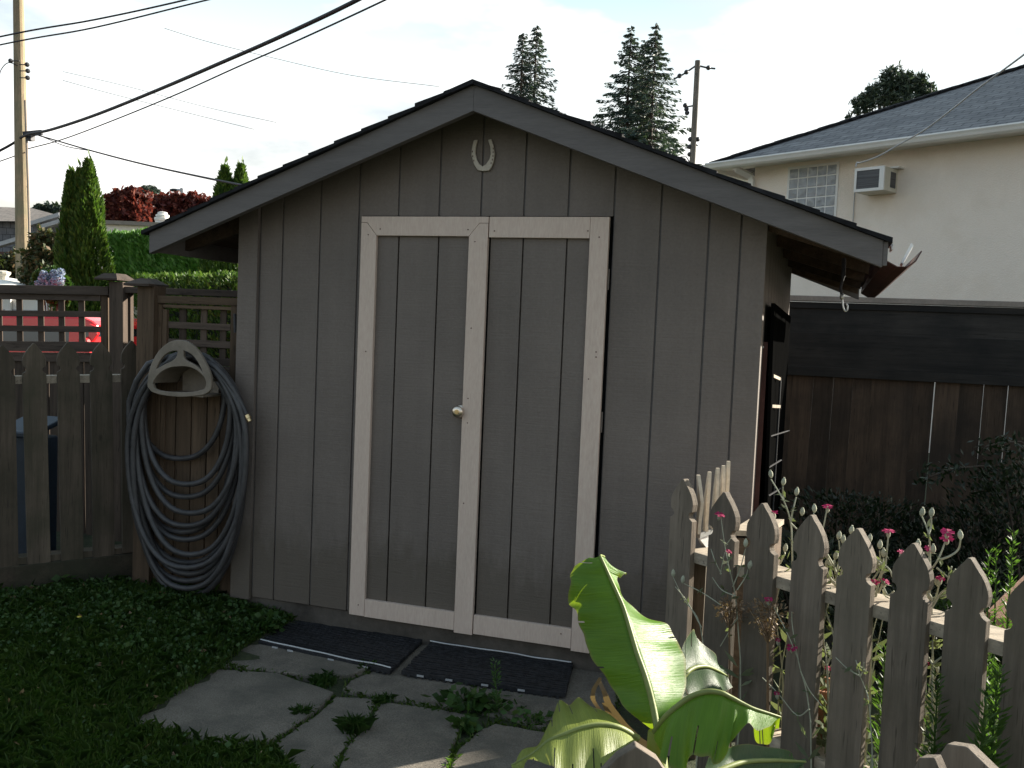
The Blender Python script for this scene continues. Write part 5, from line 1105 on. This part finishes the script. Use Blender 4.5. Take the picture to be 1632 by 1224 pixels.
bed('fern', [(1280, 4.6, 1), (1340, 4.7, .85)], 2600, .045, 'darkshrub', 'feathery dark fern beside the wire rack', 'fern', 3, .5, aspect=.16, spread=.30)
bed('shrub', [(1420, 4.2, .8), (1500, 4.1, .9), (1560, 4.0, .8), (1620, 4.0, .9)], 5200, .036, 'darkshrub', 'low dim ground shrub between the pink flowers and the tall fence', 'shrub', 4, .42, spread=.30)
# bare twig arching over the shrubs
def twig(pts, d, r, root, mat='bark', nm='branch'): mb = MB(); mb.tube(smooth_path([at_d(x, y, d) for x, y in pts], 5), r, 5); mb.build(nm, M[mat], root)
tb = empty('shrub', Vector((*at_d(1640, 900, 5.3)[:2], -.1)), 'thin leafy branches reaching left across the fence boards', 'shrub')
twig([(1640, 900), (1600, 760), (1540, 745), (1480, 760)], 5.3, .006, tb); twig([(1660, 860), (1640, 720), (1605, 705), (1570, 712)], 5.3, .005, tb)
cs = [np.array(at_d(x+random.gauss(0, 14), y+random.gauss(0, 9), 5.3+random.uniform(-.2, .2))) for x, y in [(1480, 762), (1500, 752), (1530, 746), (1570, 750), (1600, 758), (1570, 712), (1600, 705), (1630, 715), (1590, 735), (1620, 760), (1560, 780), (1600, 790)] for _ in range(38)]
leaf_cards(cs, .05, None, aspect=.35).build('foliage', M['darkshrub'], tb, smooth='leaf')
def tallweed(px, top, d, lab, n=260, foot=None, sp=.05):
    t = at_d(px, top, d); b = at_d((foot or px), 1100, d); b.z = -.1; root = empty('tall_weed', b, lab, 'weed', 'tall weeds behind the right fence')
    mb = MB(); mb.tube([b, b.lerp(t, .5), t], [.005, .004, .0015], 5); mb.build('stem', M['goldweed'], root)
    u = RNG.uniform(.12, 1.02, n); a = RNG.uniform(0, 6.283, n); D = np.stack([np.cos(a), np.sin(a), .9+0*a], 1); ln = sp*(1.15-.75*u)
    leaf_cards(np.array(b)+(np.array(t)-np.array(b))*u[:, None]+D*(ln*RNG.uniform(.1, .8, n))[:, None], np.maximum(ln, .015), D, aspect=.2, jitter=.2).build('leaves', M['goldweed'], root, smooth='leaf')
tallweed(1615, 858, 2.75, 'tallest feathery weed with a yellow lit tip, right of the last pink flowers', 420, 1600)
tallweed(1576, 888, 2.85, 'feathery green weed just right of the last pointed picket', 300, 1580)
tallweed(1588, 880, 3.1, 'thin feathery weed behind the leaning plank', 200, 1590)
tallweed(1590, 1080, 2.3, 'bushy weed low between the last two pickets', 420, 1585, .07); tallweed(1570, 1120, 2.25, 'short bushy weed at the foot of the last gap', 300, 1565, .07)
tallweed(1345, 1000, 2.95, 'feathery weed seen low between the fourth and fifth pickets', 260, 1345, .06); tallweed(1410, 1040, 2.7, 'feathery weed seen low right of the fifth picket', 300, 1415, .06); tallweed(1495, 1085, 2.45, 'feathery weed seen low left of the last full picket', 300, 1498, .06)

# ------------------------------------------------------------------ rose campion: woolly silver stems, magenta flowers
FLW = []
def flower(root, p, r, tilt=(0, 0, 1)):
    ax = Vector(tilt).normalized(); a = ax.orthogonal().normalized(); b = ax.cross(a); mb = MB(); a0 = random.random()*6
    for k in range(5):
        t = a0+k*1.2566; d = a*math.cos(t)+b*math.sin(t); s = -a*math.sin(t)+b*math.cos(t); P = [p+d*.0015, p+d*r*.55+s*r*.36+ax*.002, p+d*r+s*r*.34+ax*random.uniform(-.003, .003), p+d*r*.93, p+d*r+s*-r*.34+ax*random.uniform(-.003, .003), p+d*r*.55-s*r*.36+ax*.002]
        mb.add(P, [(0, 1, 2, 3), (0, 3, 4, 5)])
    mb.build('flower', M['magenta'], root, smooth='leaf')
    mb = MB(); mb.lathe([(.002, -.022), (.0055, -.016), (.006, -.008), (.004, -.001)], p, ax, 8); mb.build('calyx', M['silver'], root)
def bud(root, p, dv, s=1.):
    mb = MB(); mb.lathe([(.002, -.004), (.0062*s, .002), (.0078*s, .009), (.006*s, .017), (.0025*s, .022), (.003*s, .024)], p, dv, 8); mb.build('bud', M['silver'], root)
def campion(lab, off, stems, flowers=(), buds=(), foot=None, leaves=16):
    """stems: photo polylines on a plane parallel to the fence, off metres behind (-) or before (+) it"""
    P = lambda x, y: on_fence(x, y, off+random.uniform(-.012, .012)); f = foot or stems[0][0]; b = on_fence(f[0], f[1], off); b.z = -.1
    root = empty('rose_campion', b, lab, 'flowering plant', 'rose campions along the picket fence')
    for i, st in enumerate(stems):
        pts = [P(*q) for q in st]; mb = MB(); mb.tube(smooth_path(pts, 4), np.linspace(.0034, .0022, (len(pts)-1)*4+1)*(.62 if off > 0 else 1), 6)
        if i == 0: mb.tube([b, b.lerp(pts[0], .6)+Vector((.01, 0, 0)), pts[0]], [.0042, .0038, .003] if off < 0 else [.003, .0026, .0022], 6)
        mb.build('stem', M['silver'], root)
        for q in pts[1:-1]:
            if random.random() < .8:
                C_ = np.array([q]*2)+RNG.normal(size=(2, 3))*.006; leaf_cards(C_, .035, None, aspect=.3).build('leaf', M['weedsilver'], root, smooth='leaf')
    if off < 0:
        for _ in range(5):
            q = b-fn*random.uniform(.02, .09)+fd*random.gauss(0, .04); tq = q+fd*random.gauss(0, .06)-fn*random.uniform(0, .06)+UPV*random.uniform(.45, .78); mq = q.lerp(tq, .55)+Vector((random.gauss(0, .03), random.gauss(0, .02), 0))
            mb = MB(); mb.tube(smooth_path([q, mq, tq], 5), np.linspace(.0028, .0016, 11), 5); mb.build('stem', M['silver'], root); bud(root, tq, Vector((random.gauss(0, .4), random.gauss(0, .3), 1)), .7)
    for (x, y, r) in flowers: flower(root, P(x, y), r, (random.uniform(-.2, .2), random.uniform(-.5, -.1), 1))
    for (x, y) in buds: bud(root, P(x, y), Vector((random.uniform(-.2, .2), random.uniform(-.2, .2), 1)))
    if leaves:
        n = leaves*3; u = RNG.uniform(.02, .95, n); a = RNG.uniform(0, 6.28, n); D = np.stack([np.cos(a), np.sin(a), .6+0*a], 1); top = P(*stems[0][0])
        leaf_cards(np.array(b)+(np.array(top)-np.array(b))*u[:, None]+D*.03, RNG.uniform(.05, .09, n), D, aspect=.24, jitter=.3).build('lower_leaves', M['weedsilver'], root, smooth='leaf')
M['weedsilver'] = leafmat('woolly grey green leaf', (.08, .10, .055), (.13, .15, .09), (.22, .24, .15), trans=.3, rough=.9)
campion('branching rose campion right of the sixth picket with doubled flower and curved bud stalk', -.10,
  [[(1478, 985), (1482, 930), (1482, 880), (1480, 850), (1469, 822)], [(1480, 851), (1484, 838), (1484, 823)], [(1474, 965), (1478, 920), (1495, 892), (1508, 860)], [(1494, 893), (1512, 887), (1527, 876), (1531, 860)], [(1476, 975), (1479, 905), (1482, 880)], [(1484, 970), (1500, 945), (1515, 935), (1521, 922)], [(1493, 905), (1505, 915), (1519, 926)], [(1511, 930), (1513, 915), (1517, 903)], [(1482, 965), (1492, 950), (1497, 930)], [(1470, 968), (1480, 955), (1504, 950), (1514, 943)], [(1478, 966), (1490, 985)], [(1477, 905), (1472, 900), (1466, 893)]],
  [(1510, 848, .019), (1509, 858, .019), (1482, 875, .016), (1499, 922, .013), (1438, 880, .015)], [(1469, 821), (1484, 822), (1531, 858), (1487, 880), (1521, 920), (1494, 932), (1463, 872)])
campion('rose campion between the fifth and sixth pickets with one tall flower and two low ones', -.10,
  [[(1390, 985), (1400, 930), (1410, 905), (1413, 885), (1416, 850)], [(1410, 905), (1395, 888), (1386, 868)], [(1381, 938), (1400, 910), (1403, 895), (1402, 878)], [(1400, 925), (1406, 908), (1408, 890)], [(1423, 920), (1415, 905), (1385, 884)], [(1405, 930), (1415, 948), (1425, 942)], [(1396, 948), (1392, 936), (1393, 930)], [(1400, 945), (1407, 930), (1410, 928)]],
  [(1416, 846, .019), (1394, 928, .015), (1410, 927, .015)], [(1385, 863), (1402, 873), (1408, 886), (1398, 905)])
campion('rose campion behind the fifth picket tip, mostly in bud', -.09,
  [[(1332, 985), (1333, 940), (1334, 915), (1339, 890), (1337, 862)], [(1338, 890), (1343, 878), (1343, 867)], [(1333, 915), (1328, 900), (1310, 870), (1302, 862)], [(1330, 930), (1320, 915), (1318, 905)], [(1334, 925), (1330, 905), (1331, 893)], [(1334, 930), (1340, 915), (1342, 905)], [(1334, 935), (1324, 925), (1319, 912)]],
  [], [(1336, 858), (1343, 864), (1331, 890), (1318, 903), (1356, 849), (1342, 903)])
campion('tall bare stemmed rose campion with seed heads left of the fourth picket', -.12,
  [[(1263, 960), (1263, 905), (1262, 860), (1260, 832), (1250, 800), (1229, 764)], [(1249, 798), (1248, 785), (1248, 776)], [(1260, 832), (1264, 812), (1269, 792)], [(1260, 834), (1270, 843)], [(1243, 898), (1250, 885), (1251, 880)]],
  [], [(1229, 760), (1248, 772), (1269, 788), (1278, 820), (1251, 878)])
campion('rose campion with a single flower showing between the fourth and fifth picket tips', -.10,
  [[(1300, 985), (1306, 905), (1303, 865), (1311, 845), (1318, 812)], [(1304, 865), (1316, 885), (1325, 900)], [(1298, 850), (1296, 830), (1297, 818)]],
  [(1319, 807, .017)], [(1298, 815)])
campion('rose campion whose flower peeps out beside the third picket tip', -.06, [[(1228, 985), (1231, 880), (1232, 822)]], [(1233, 817, .016)], [], leaves=6)
campion('rose campion leaning in front of the second picket with a flat topped flower', .045,
  [[(1180, 1050), (1172, 950), (1162, 905), (1155, 868), (1149, 825)], [(1156, 870), (1165, 858)], [(1160, 900), (1162, 890), (1160, 880)], [(1150, 915), (1140, 895), (1133, 875)], [(1148, 915), (1152, 895), (1155, 880)], [(1168, 935), (1180, 905), (1188, 875)], [(1175, 940), (1188, 920), (1192, 908)], [(1172, 950), (1150, 940), (1135, 920)], [(1175, 985), (1160, 1010), (1148, 1030)]],
  [(1147, 820, .018), (1161, 879, .012)], [(1188, 870), (1194, 905)], leaves=5)
campion('rose campion trailing in front of the third picket with a round pink flower', .05,
  [[(1292, 1150), (1285, 1100), (1275, 1065), (1266, 1020), (1262, 990)], [(1276, 1070), (1290, 1100), (1310, 1125)], [(1262, 990), (1262, 975)], [(1272, 1050), (1255, 1010), (1232, 965)], [(1290, 1130), (1270, 1140), (1240, 1105), (1215, 1080)]],
  [(1262, 1032, .017), (1225, 955, .014), (1240, 1020, .008), (1238, 1105, .010)], [], leaves=6)
campion('rose campion low in the gap left of the last full picket, its flower turned sideways', -.04,
  [[(1486, 1150), (1486, 1100), (1486, 1058), (1486, 1020)], [(1487, 1058), (1497, 1050), (1506, 1044)], [(1486, 1058), (1478, 1045), (1472, 1036)], [(1486, 1112), (1475, 1114), (1464, 1115)], [(1486, 1112), (1495, 1102), (1499, 1095)]],
  [(1473, 1057, .016)], [(1499, 1092)], leaves=8)
campion('sparse rose campion with a lit forked tip in front of the fourth and fifth pickets', .04,
  [[(1390, 1190), (1385, 1120), (1378, 1095), (1371, 1078)], [(1371, 1078), (1368, 1066), (1364, 1052)], [(1371, 1078), (1376, 1068), (1377, 1056)], [(1371, 1078), (1350, 1065), (1332, 1048)], [(1371, 1078), (1362, 1072), (1354, 1066)]], [], [], leaves=4)
campion('pale stems hanging in the gap between the third and fourth pickets', -.05,
  [[(1320, 1110), (1318, 1060), (1312, 1010), (1316, 975), (1322, 950)], [(1316, 975), (1325, 1000), (1330, 1020)], [(1312, 1010), (1305, 985), (1300, 965)], [(1318, 1060), (1326, 1040), (1332, 1010)]], [(1320, 1065, .012)], [(1322, 948)], leaves=16)
campion('thin grey stems drooping against the first picket and the shed wall', .05,
  [[(1120, 1020), (1112, 985), (1090, 955), (1073, 920)], [(1118, 1000), (1096, 960), (1076, 935)], [(1150, 965), (1120, 945), (1090, 930)]], [], [(1073, 918), (1088, 928)], leaves=3)
def dryhead(px, py, rpx, lab, n=240):
    c = on_fence(px, py, .05); b = on_fence(px+8, 1160, .05); b.z = -.1; root = empty('dried_flower', b, lab, 'dried flower', 'dried flower heads on the fence'); k = rpx*depth(c)/PX_F
    v = RNG.normal(size=(n, 3)); v /= np.linalg.norm(v, axis=1)[:, None]; P = np.array(c)+v*(k*RNG.uniform(.25, 1.1, n))[:, None]*np.array([1, .6, .85])
    leaf_cards(P, RNG.uniform(.008, .02, n), v, aspect=.35).build('seed_heads', M['drybrown'], root, smooth='leaf')
    mb = MB(); f = c-UPV*k*1.2; mb.tube([b, f], .003, 5)
    for i in range(26): mb.tube([f, Vector(P[(i*7) % n])], .0011, 4)
    mb.build('stalks', M['drybrown'], root)
dryhead(1164, 972, 26, 'dried brown flower head in front of the second picket'); dryhead(1226, 978, 34, 'wider dried brown flower head in front of the third picket', 340)
dryhead(1224, 1010, 14, 'small dried brown flower cluster below the wide one', 90)
gp = on_fence(1312, 1090, -.16); gn = empty('terracotta_pot', gp-UPV*.25, 'terracotta coloured pot glimpsed low between the third and fourth pickets', 'pot')
mb = MB(); mb.lathe([(.05, 0), (.065, .16), (.072, .16), (.072, .2), (.06, .2), (.055, .12)], gp-UPV*.2, n=18); mb.build('pot', M['terracotta'], gn)

# ------------------------------------------------------------------ banana plant
def banana_mat(name, c1, c2, tc):
    m, t, p, o = new_mat(name); tcn = t.nodes.new('ShaderNodeTexCoord'); mp = t.nodes.new('ShaderNodeMapping'); mp.inputs['Scale'].default_value = (1.0, 70, 1); t.links.new(tcn.outputs['UV'], mp.inputs['Vector'])
    n1 = noise(t, mp.outputs['Vector'], 1.6, 4, .6); v = coords(t, rnd=False); n2 = noise(t, v, 9, 5)
    c = ramp(t, n1, [(.3, c1), (.7, c2)]); c = mix(t, .35, c, ramp(t, n2, [(.3, (.3,)*3), (.7, (.68,)*3)]), 'OVERLAY')
    sep = t.nodes.new('ShaderNodeSeparateXYZ'); t.links.new(tcn.outputs['UV'], sep.inputs[0])
    c = mix(t, ramp(t, sep.outputs['X'], [(0, (0, 0, 0)), (.93, (0, 0, 0)), (1, (.75,)*3)]), c, (.16, .14, .05))
    t.links.new(c, p.inputs['Base Color']); p.inputs['Roughness'].default_value = .42; p.inputs['Specular IOR Level'].default_value = .28; bump(t, p, n1, .35, .006)
    tr = t.nodes.new('ShaderNodeBsdfTranslucent'); ms = t.nodes.new('ShaderNodeMixShader'); ms.inputs[0].default_value = .30; t.links.new(mix(t, .5, c, tc), tr.inputs['Color'])
    t.links.new(p.outputs[0], ms.inputs[1]); t.links.new(tr.outputs[0], ms.inputs[2]); t.links.new(ms.outputs[0], o.inputs[0]); return m
M['banana'] = banana_mat('banana leaf', (.062, .150, .012), (.098, .205, .018), (.40, .52, .01))
M['banana_pale'] = banana_mat('yellowing banana leaf', (.15, .19, .04), (.23, .27, .055), (.5, .48, .06))
M['banana_dark'] = banana_mat('shaded banana leaf', (.022, .055, .018), (.035, .08, .024), (.08, .14, .02))  # darker copy of the leaf, its shade put into the colour
M['midrib'] = surf('leaf midrib', (.17, .20, .06), var=.15, bs=.1, rough=.5)
bp = at_d(1050, 1170, 1.95); bbase = Vector((bp.x, bp.y, -.12)); ban = empty('banana_plant', bbase, 'banana plant with large torn green leaves in front of the picket fence', 'banana plant')
def leaf(rows, lab, mat='banana', droop=.0, rip=.004, rr=(.0075, .0025), seed=0, tears=3):
    """rows: (left edge, midrib, right edge), each (px, py, depth)"""
    rs = random.Random(seed); Lc, Mc, Rc = [smooth_path([at_d(*r[q_]) for r in rows], 16) for q_ in (0, 1, 2)]
    n = len(Mc); k = 7; mb = MB(); uv = []
    for i in range(n):
        for j in range(-k, k+1):
            e = Lc[i] if j < 0 else Rc[i]; u = abs(j)/k; p = Mc[i].lerp(e, u); sg = -1 if j < 0 else 1
            nrm = (Lc[i]-Rc[i]).cross(Mc[min(i+1, n-1)]-Mc[max(i-1, 0)]); nrm = nrm.normalized() if nrm.length > 1e-9 else Vector((0, -1, 0))
            wv = math.sin(i*.30+sg*1.3+seed)*rip*u+math.sin(i*.21+sg+seed*2)*rip*1.8*u*u; p = p+nrm*(wv+.05*(e-Mc[i]).length*math.sin(u*3.14))+(e-Mc[i])*(.012*math.sin(i*.45+seed)*u)
            mb.v.append(tuple(p)); uv.append((u, i/(n-1)))
    w_ = 2*k+1; tl = {rs.randrange(6, n-4): rs.randint(1, 4) for _ in range(tears)}; tr_ = {rs.randrange(6, n-4): rs.randint(1, 4) for _ in range(tears)}
    for i in range(n-1):
        for j in range(w_-1):
            if (i in tl and j < tl[i]) or (i in tr_ and j >= w_-1-tr_[i]): continue
            mb.f.append((i*w_+j, i*w_+j+1, (i+1)*w_+j+1, (i+1)*w_+j))
    mb.uv = uv; lf_ = mb.build('leaf', M[mat], ban, smooth=True); lf_['label'] = lab
    mr = MB(); mr.tube(Mc, np.linspace(rr[0], rr[1], n), 7); mr.build('midrib', M['midrib'], lf_, smooth=True)
leaf([((1043, 1166, 1.95), (1047, 1160, 1.94), (1052, 1152, 1.95)), ((996, 1128, 2.02), (1040, 1122, 1.97), (1083, 1122, 1.99)), ((971, 1086, 2.07), (1029, 1080, 2.0), (1093, 1086, 2.08)), ((940, 1046, 2.11), (1015, 1040, 2.04), (1089, 1040, 2.15)), ((930, 1006, 2.13), (1005, 1006, 2.07), (1070, 1006, 2.21)), ((914, 975, 2.15), (994, 970, 2.10), (1038, 984, 2.22)), ((907, 948, 2.16), (982, 942, 2.12), (1000, 964, 2.22)), ((909, 918, 2.17), (971, 918, 2.14), (988, 934, 2.19)), ((920, 899, 2.18), (963, 900, 2.15), (984, 918, 2.22)), ((940, 892, 2.19), (957, 886, 2.17), (992, 916, 2.24)), ((958, 890, 2.22), (963, 887, 2.21), (995, 919, 2.26))], 'tall upright leaf with its tip folded over', seed=1)
leaf([((1046, 1180, 1.90), (1044, 1166, 1.92), (1048, 1170, 1.96)), ((1052, 1212, 1.83), (1064, 1140, 1.88), (1076, 1150, 1.97)), ((1076, 1226, 1.80), (1096, 1114, 1.86), (1108, 1132, 1.97)), ((1104, 1212, 1.78), (1124, 1103, 1.84), (1132, 1128, 1.96)), ((1132, 1206, 1.77), (1148, 1104, 1.83), (1158, 1132, 1.95)), ((1148, 1216, 1.77), (1166, 1112, 1.83), (1172, 1140, 1.93)), ((1166, 1176, 1.78), (1183, 1121, 1.83), (1190, 1150, 1.92)), ((1192, 1162, 1.79), (1200, 1129, 1.83), (1206, 1176, 1.90)), ((1216, 1158, 1.81), (1225, 1137, 1.84), (1228, 1184, 1.88)), ((1240, 1152, 1.84), (1244, 1143, 1.85), (1241, 1160, 1.86))], 'broad leaf arching to the right with a yellow lit tip', seed=2, rip=.006, tears=4)
leaf([((1010, 1170, 1.98), (1017, 1177, 1.93), (1010, 1188, 1.90)), ((970, 1144, 2.03), (987, 1160, 1.91), (994, 1236, 1.80)), ((936, 1116, 2.07), (958, 1155, 1.90), (966, 1252, 1.78)), ((912, 1122, 2.07), (930, 1159, 1.89), (932, 1252, 1.77)), ((893, 1116, 2.05), (902, 1169, 1.88), (898, 1240, 1.78)), ((876, 1156, 1.98), (874, 1181, 1.87), (872, 1214, 1.80)), ((852, 1188, 1.92), (848, 1202, 1.86), (846, 1218, 1.82)), ((818, 1219, 1.87), (815, 1220, 1.86), (815, 1222, 1.85))], 'yellowing leaf bent to the left with brown torn edges', 'banana_pale', seed=3, tears=8)
leaf([((1082, 1052, 2.26), (1078, 1092, 2.2), (1086, 1112, 2.2)), ((1096, 1012, 2.32), (1100, 1068, 2.26), (1112, 1112, 2.24)), ((1110, 1006, 2.36), (1122, 1062, 2.3), (1138, 1108, 2.27)), ((1132, 1042, 2.38), (1142, 1068, 2.34), (1156, 1104, 2.32)), ((1156, 1060, 2.40), (1160, 1078, 2.38), (1165, 1096, 2.36))], 'dark shaded leaf behind the tall leaf', 'banana_dark', seed=4)
leaf([((1130, 1206, 1.98), (1120, 1240, 1.95), (1124, 1270, 1.92)), ((1180, 1186, 2.06), (1180, 1216, 2.02), (1180, 1262, 1.98)), ((1226, 1190, 2.12), (1228, 1212, 2.08), (1230, 1252, 2.04)), ((1262, 1202, 2.16), (1262, 1213, 2.14), (1262, 1234, 2.1)), ((1282, 1211, 2.18), (1284, 1214, 2.17), (1280, 1220, 2.16))], 'dark shaded leaf low on the right', 'banana_dark', seed=5)
mb = MB(); mb.tube([bbase, bbase.lerp(bp, .6)+Vector((.01, .01, 0)), at_d(1046, 1166, 1.95)], [.055, .04, .018], 12); mb.build('pseudostem', M['banana_pale'], ban, smooth=True)
for pts in ([(1040, 1190), (1000, 1165), (978, 1140), (966, 1110), (955, 1085)], [(1035, 1195), (990, 1150), (970, 1135), (962, 1120)], [(1030, 1200), (975, 1130), (962, 1100)], [(1020, 1200), (955, 1130), (945, 1105), (957, 1080)]):
    mb = MB(); Cc = smooth_path([at_d(x, y, 2.08+random.uniform(-.02, .03)) for x, y in pts], 5); s_ = Vector((random.uniform(.5, 1), .3, random.uniform(-.4, .4)))*.012
    for i, p in enumerate(Cc): mb.v += [tuple(p-s_*(1-i/len(Cc)*.6)), tuple(p+s_*(1-i/len(Cc)*.6))]
    mb.f = [(2*i, 2*i+1, 2*i+3, 2*i+2) for i in range(len(Cc)-1)]; mb.build('dead_leaf', M['deadleaf'], ban, smooth='leaf')
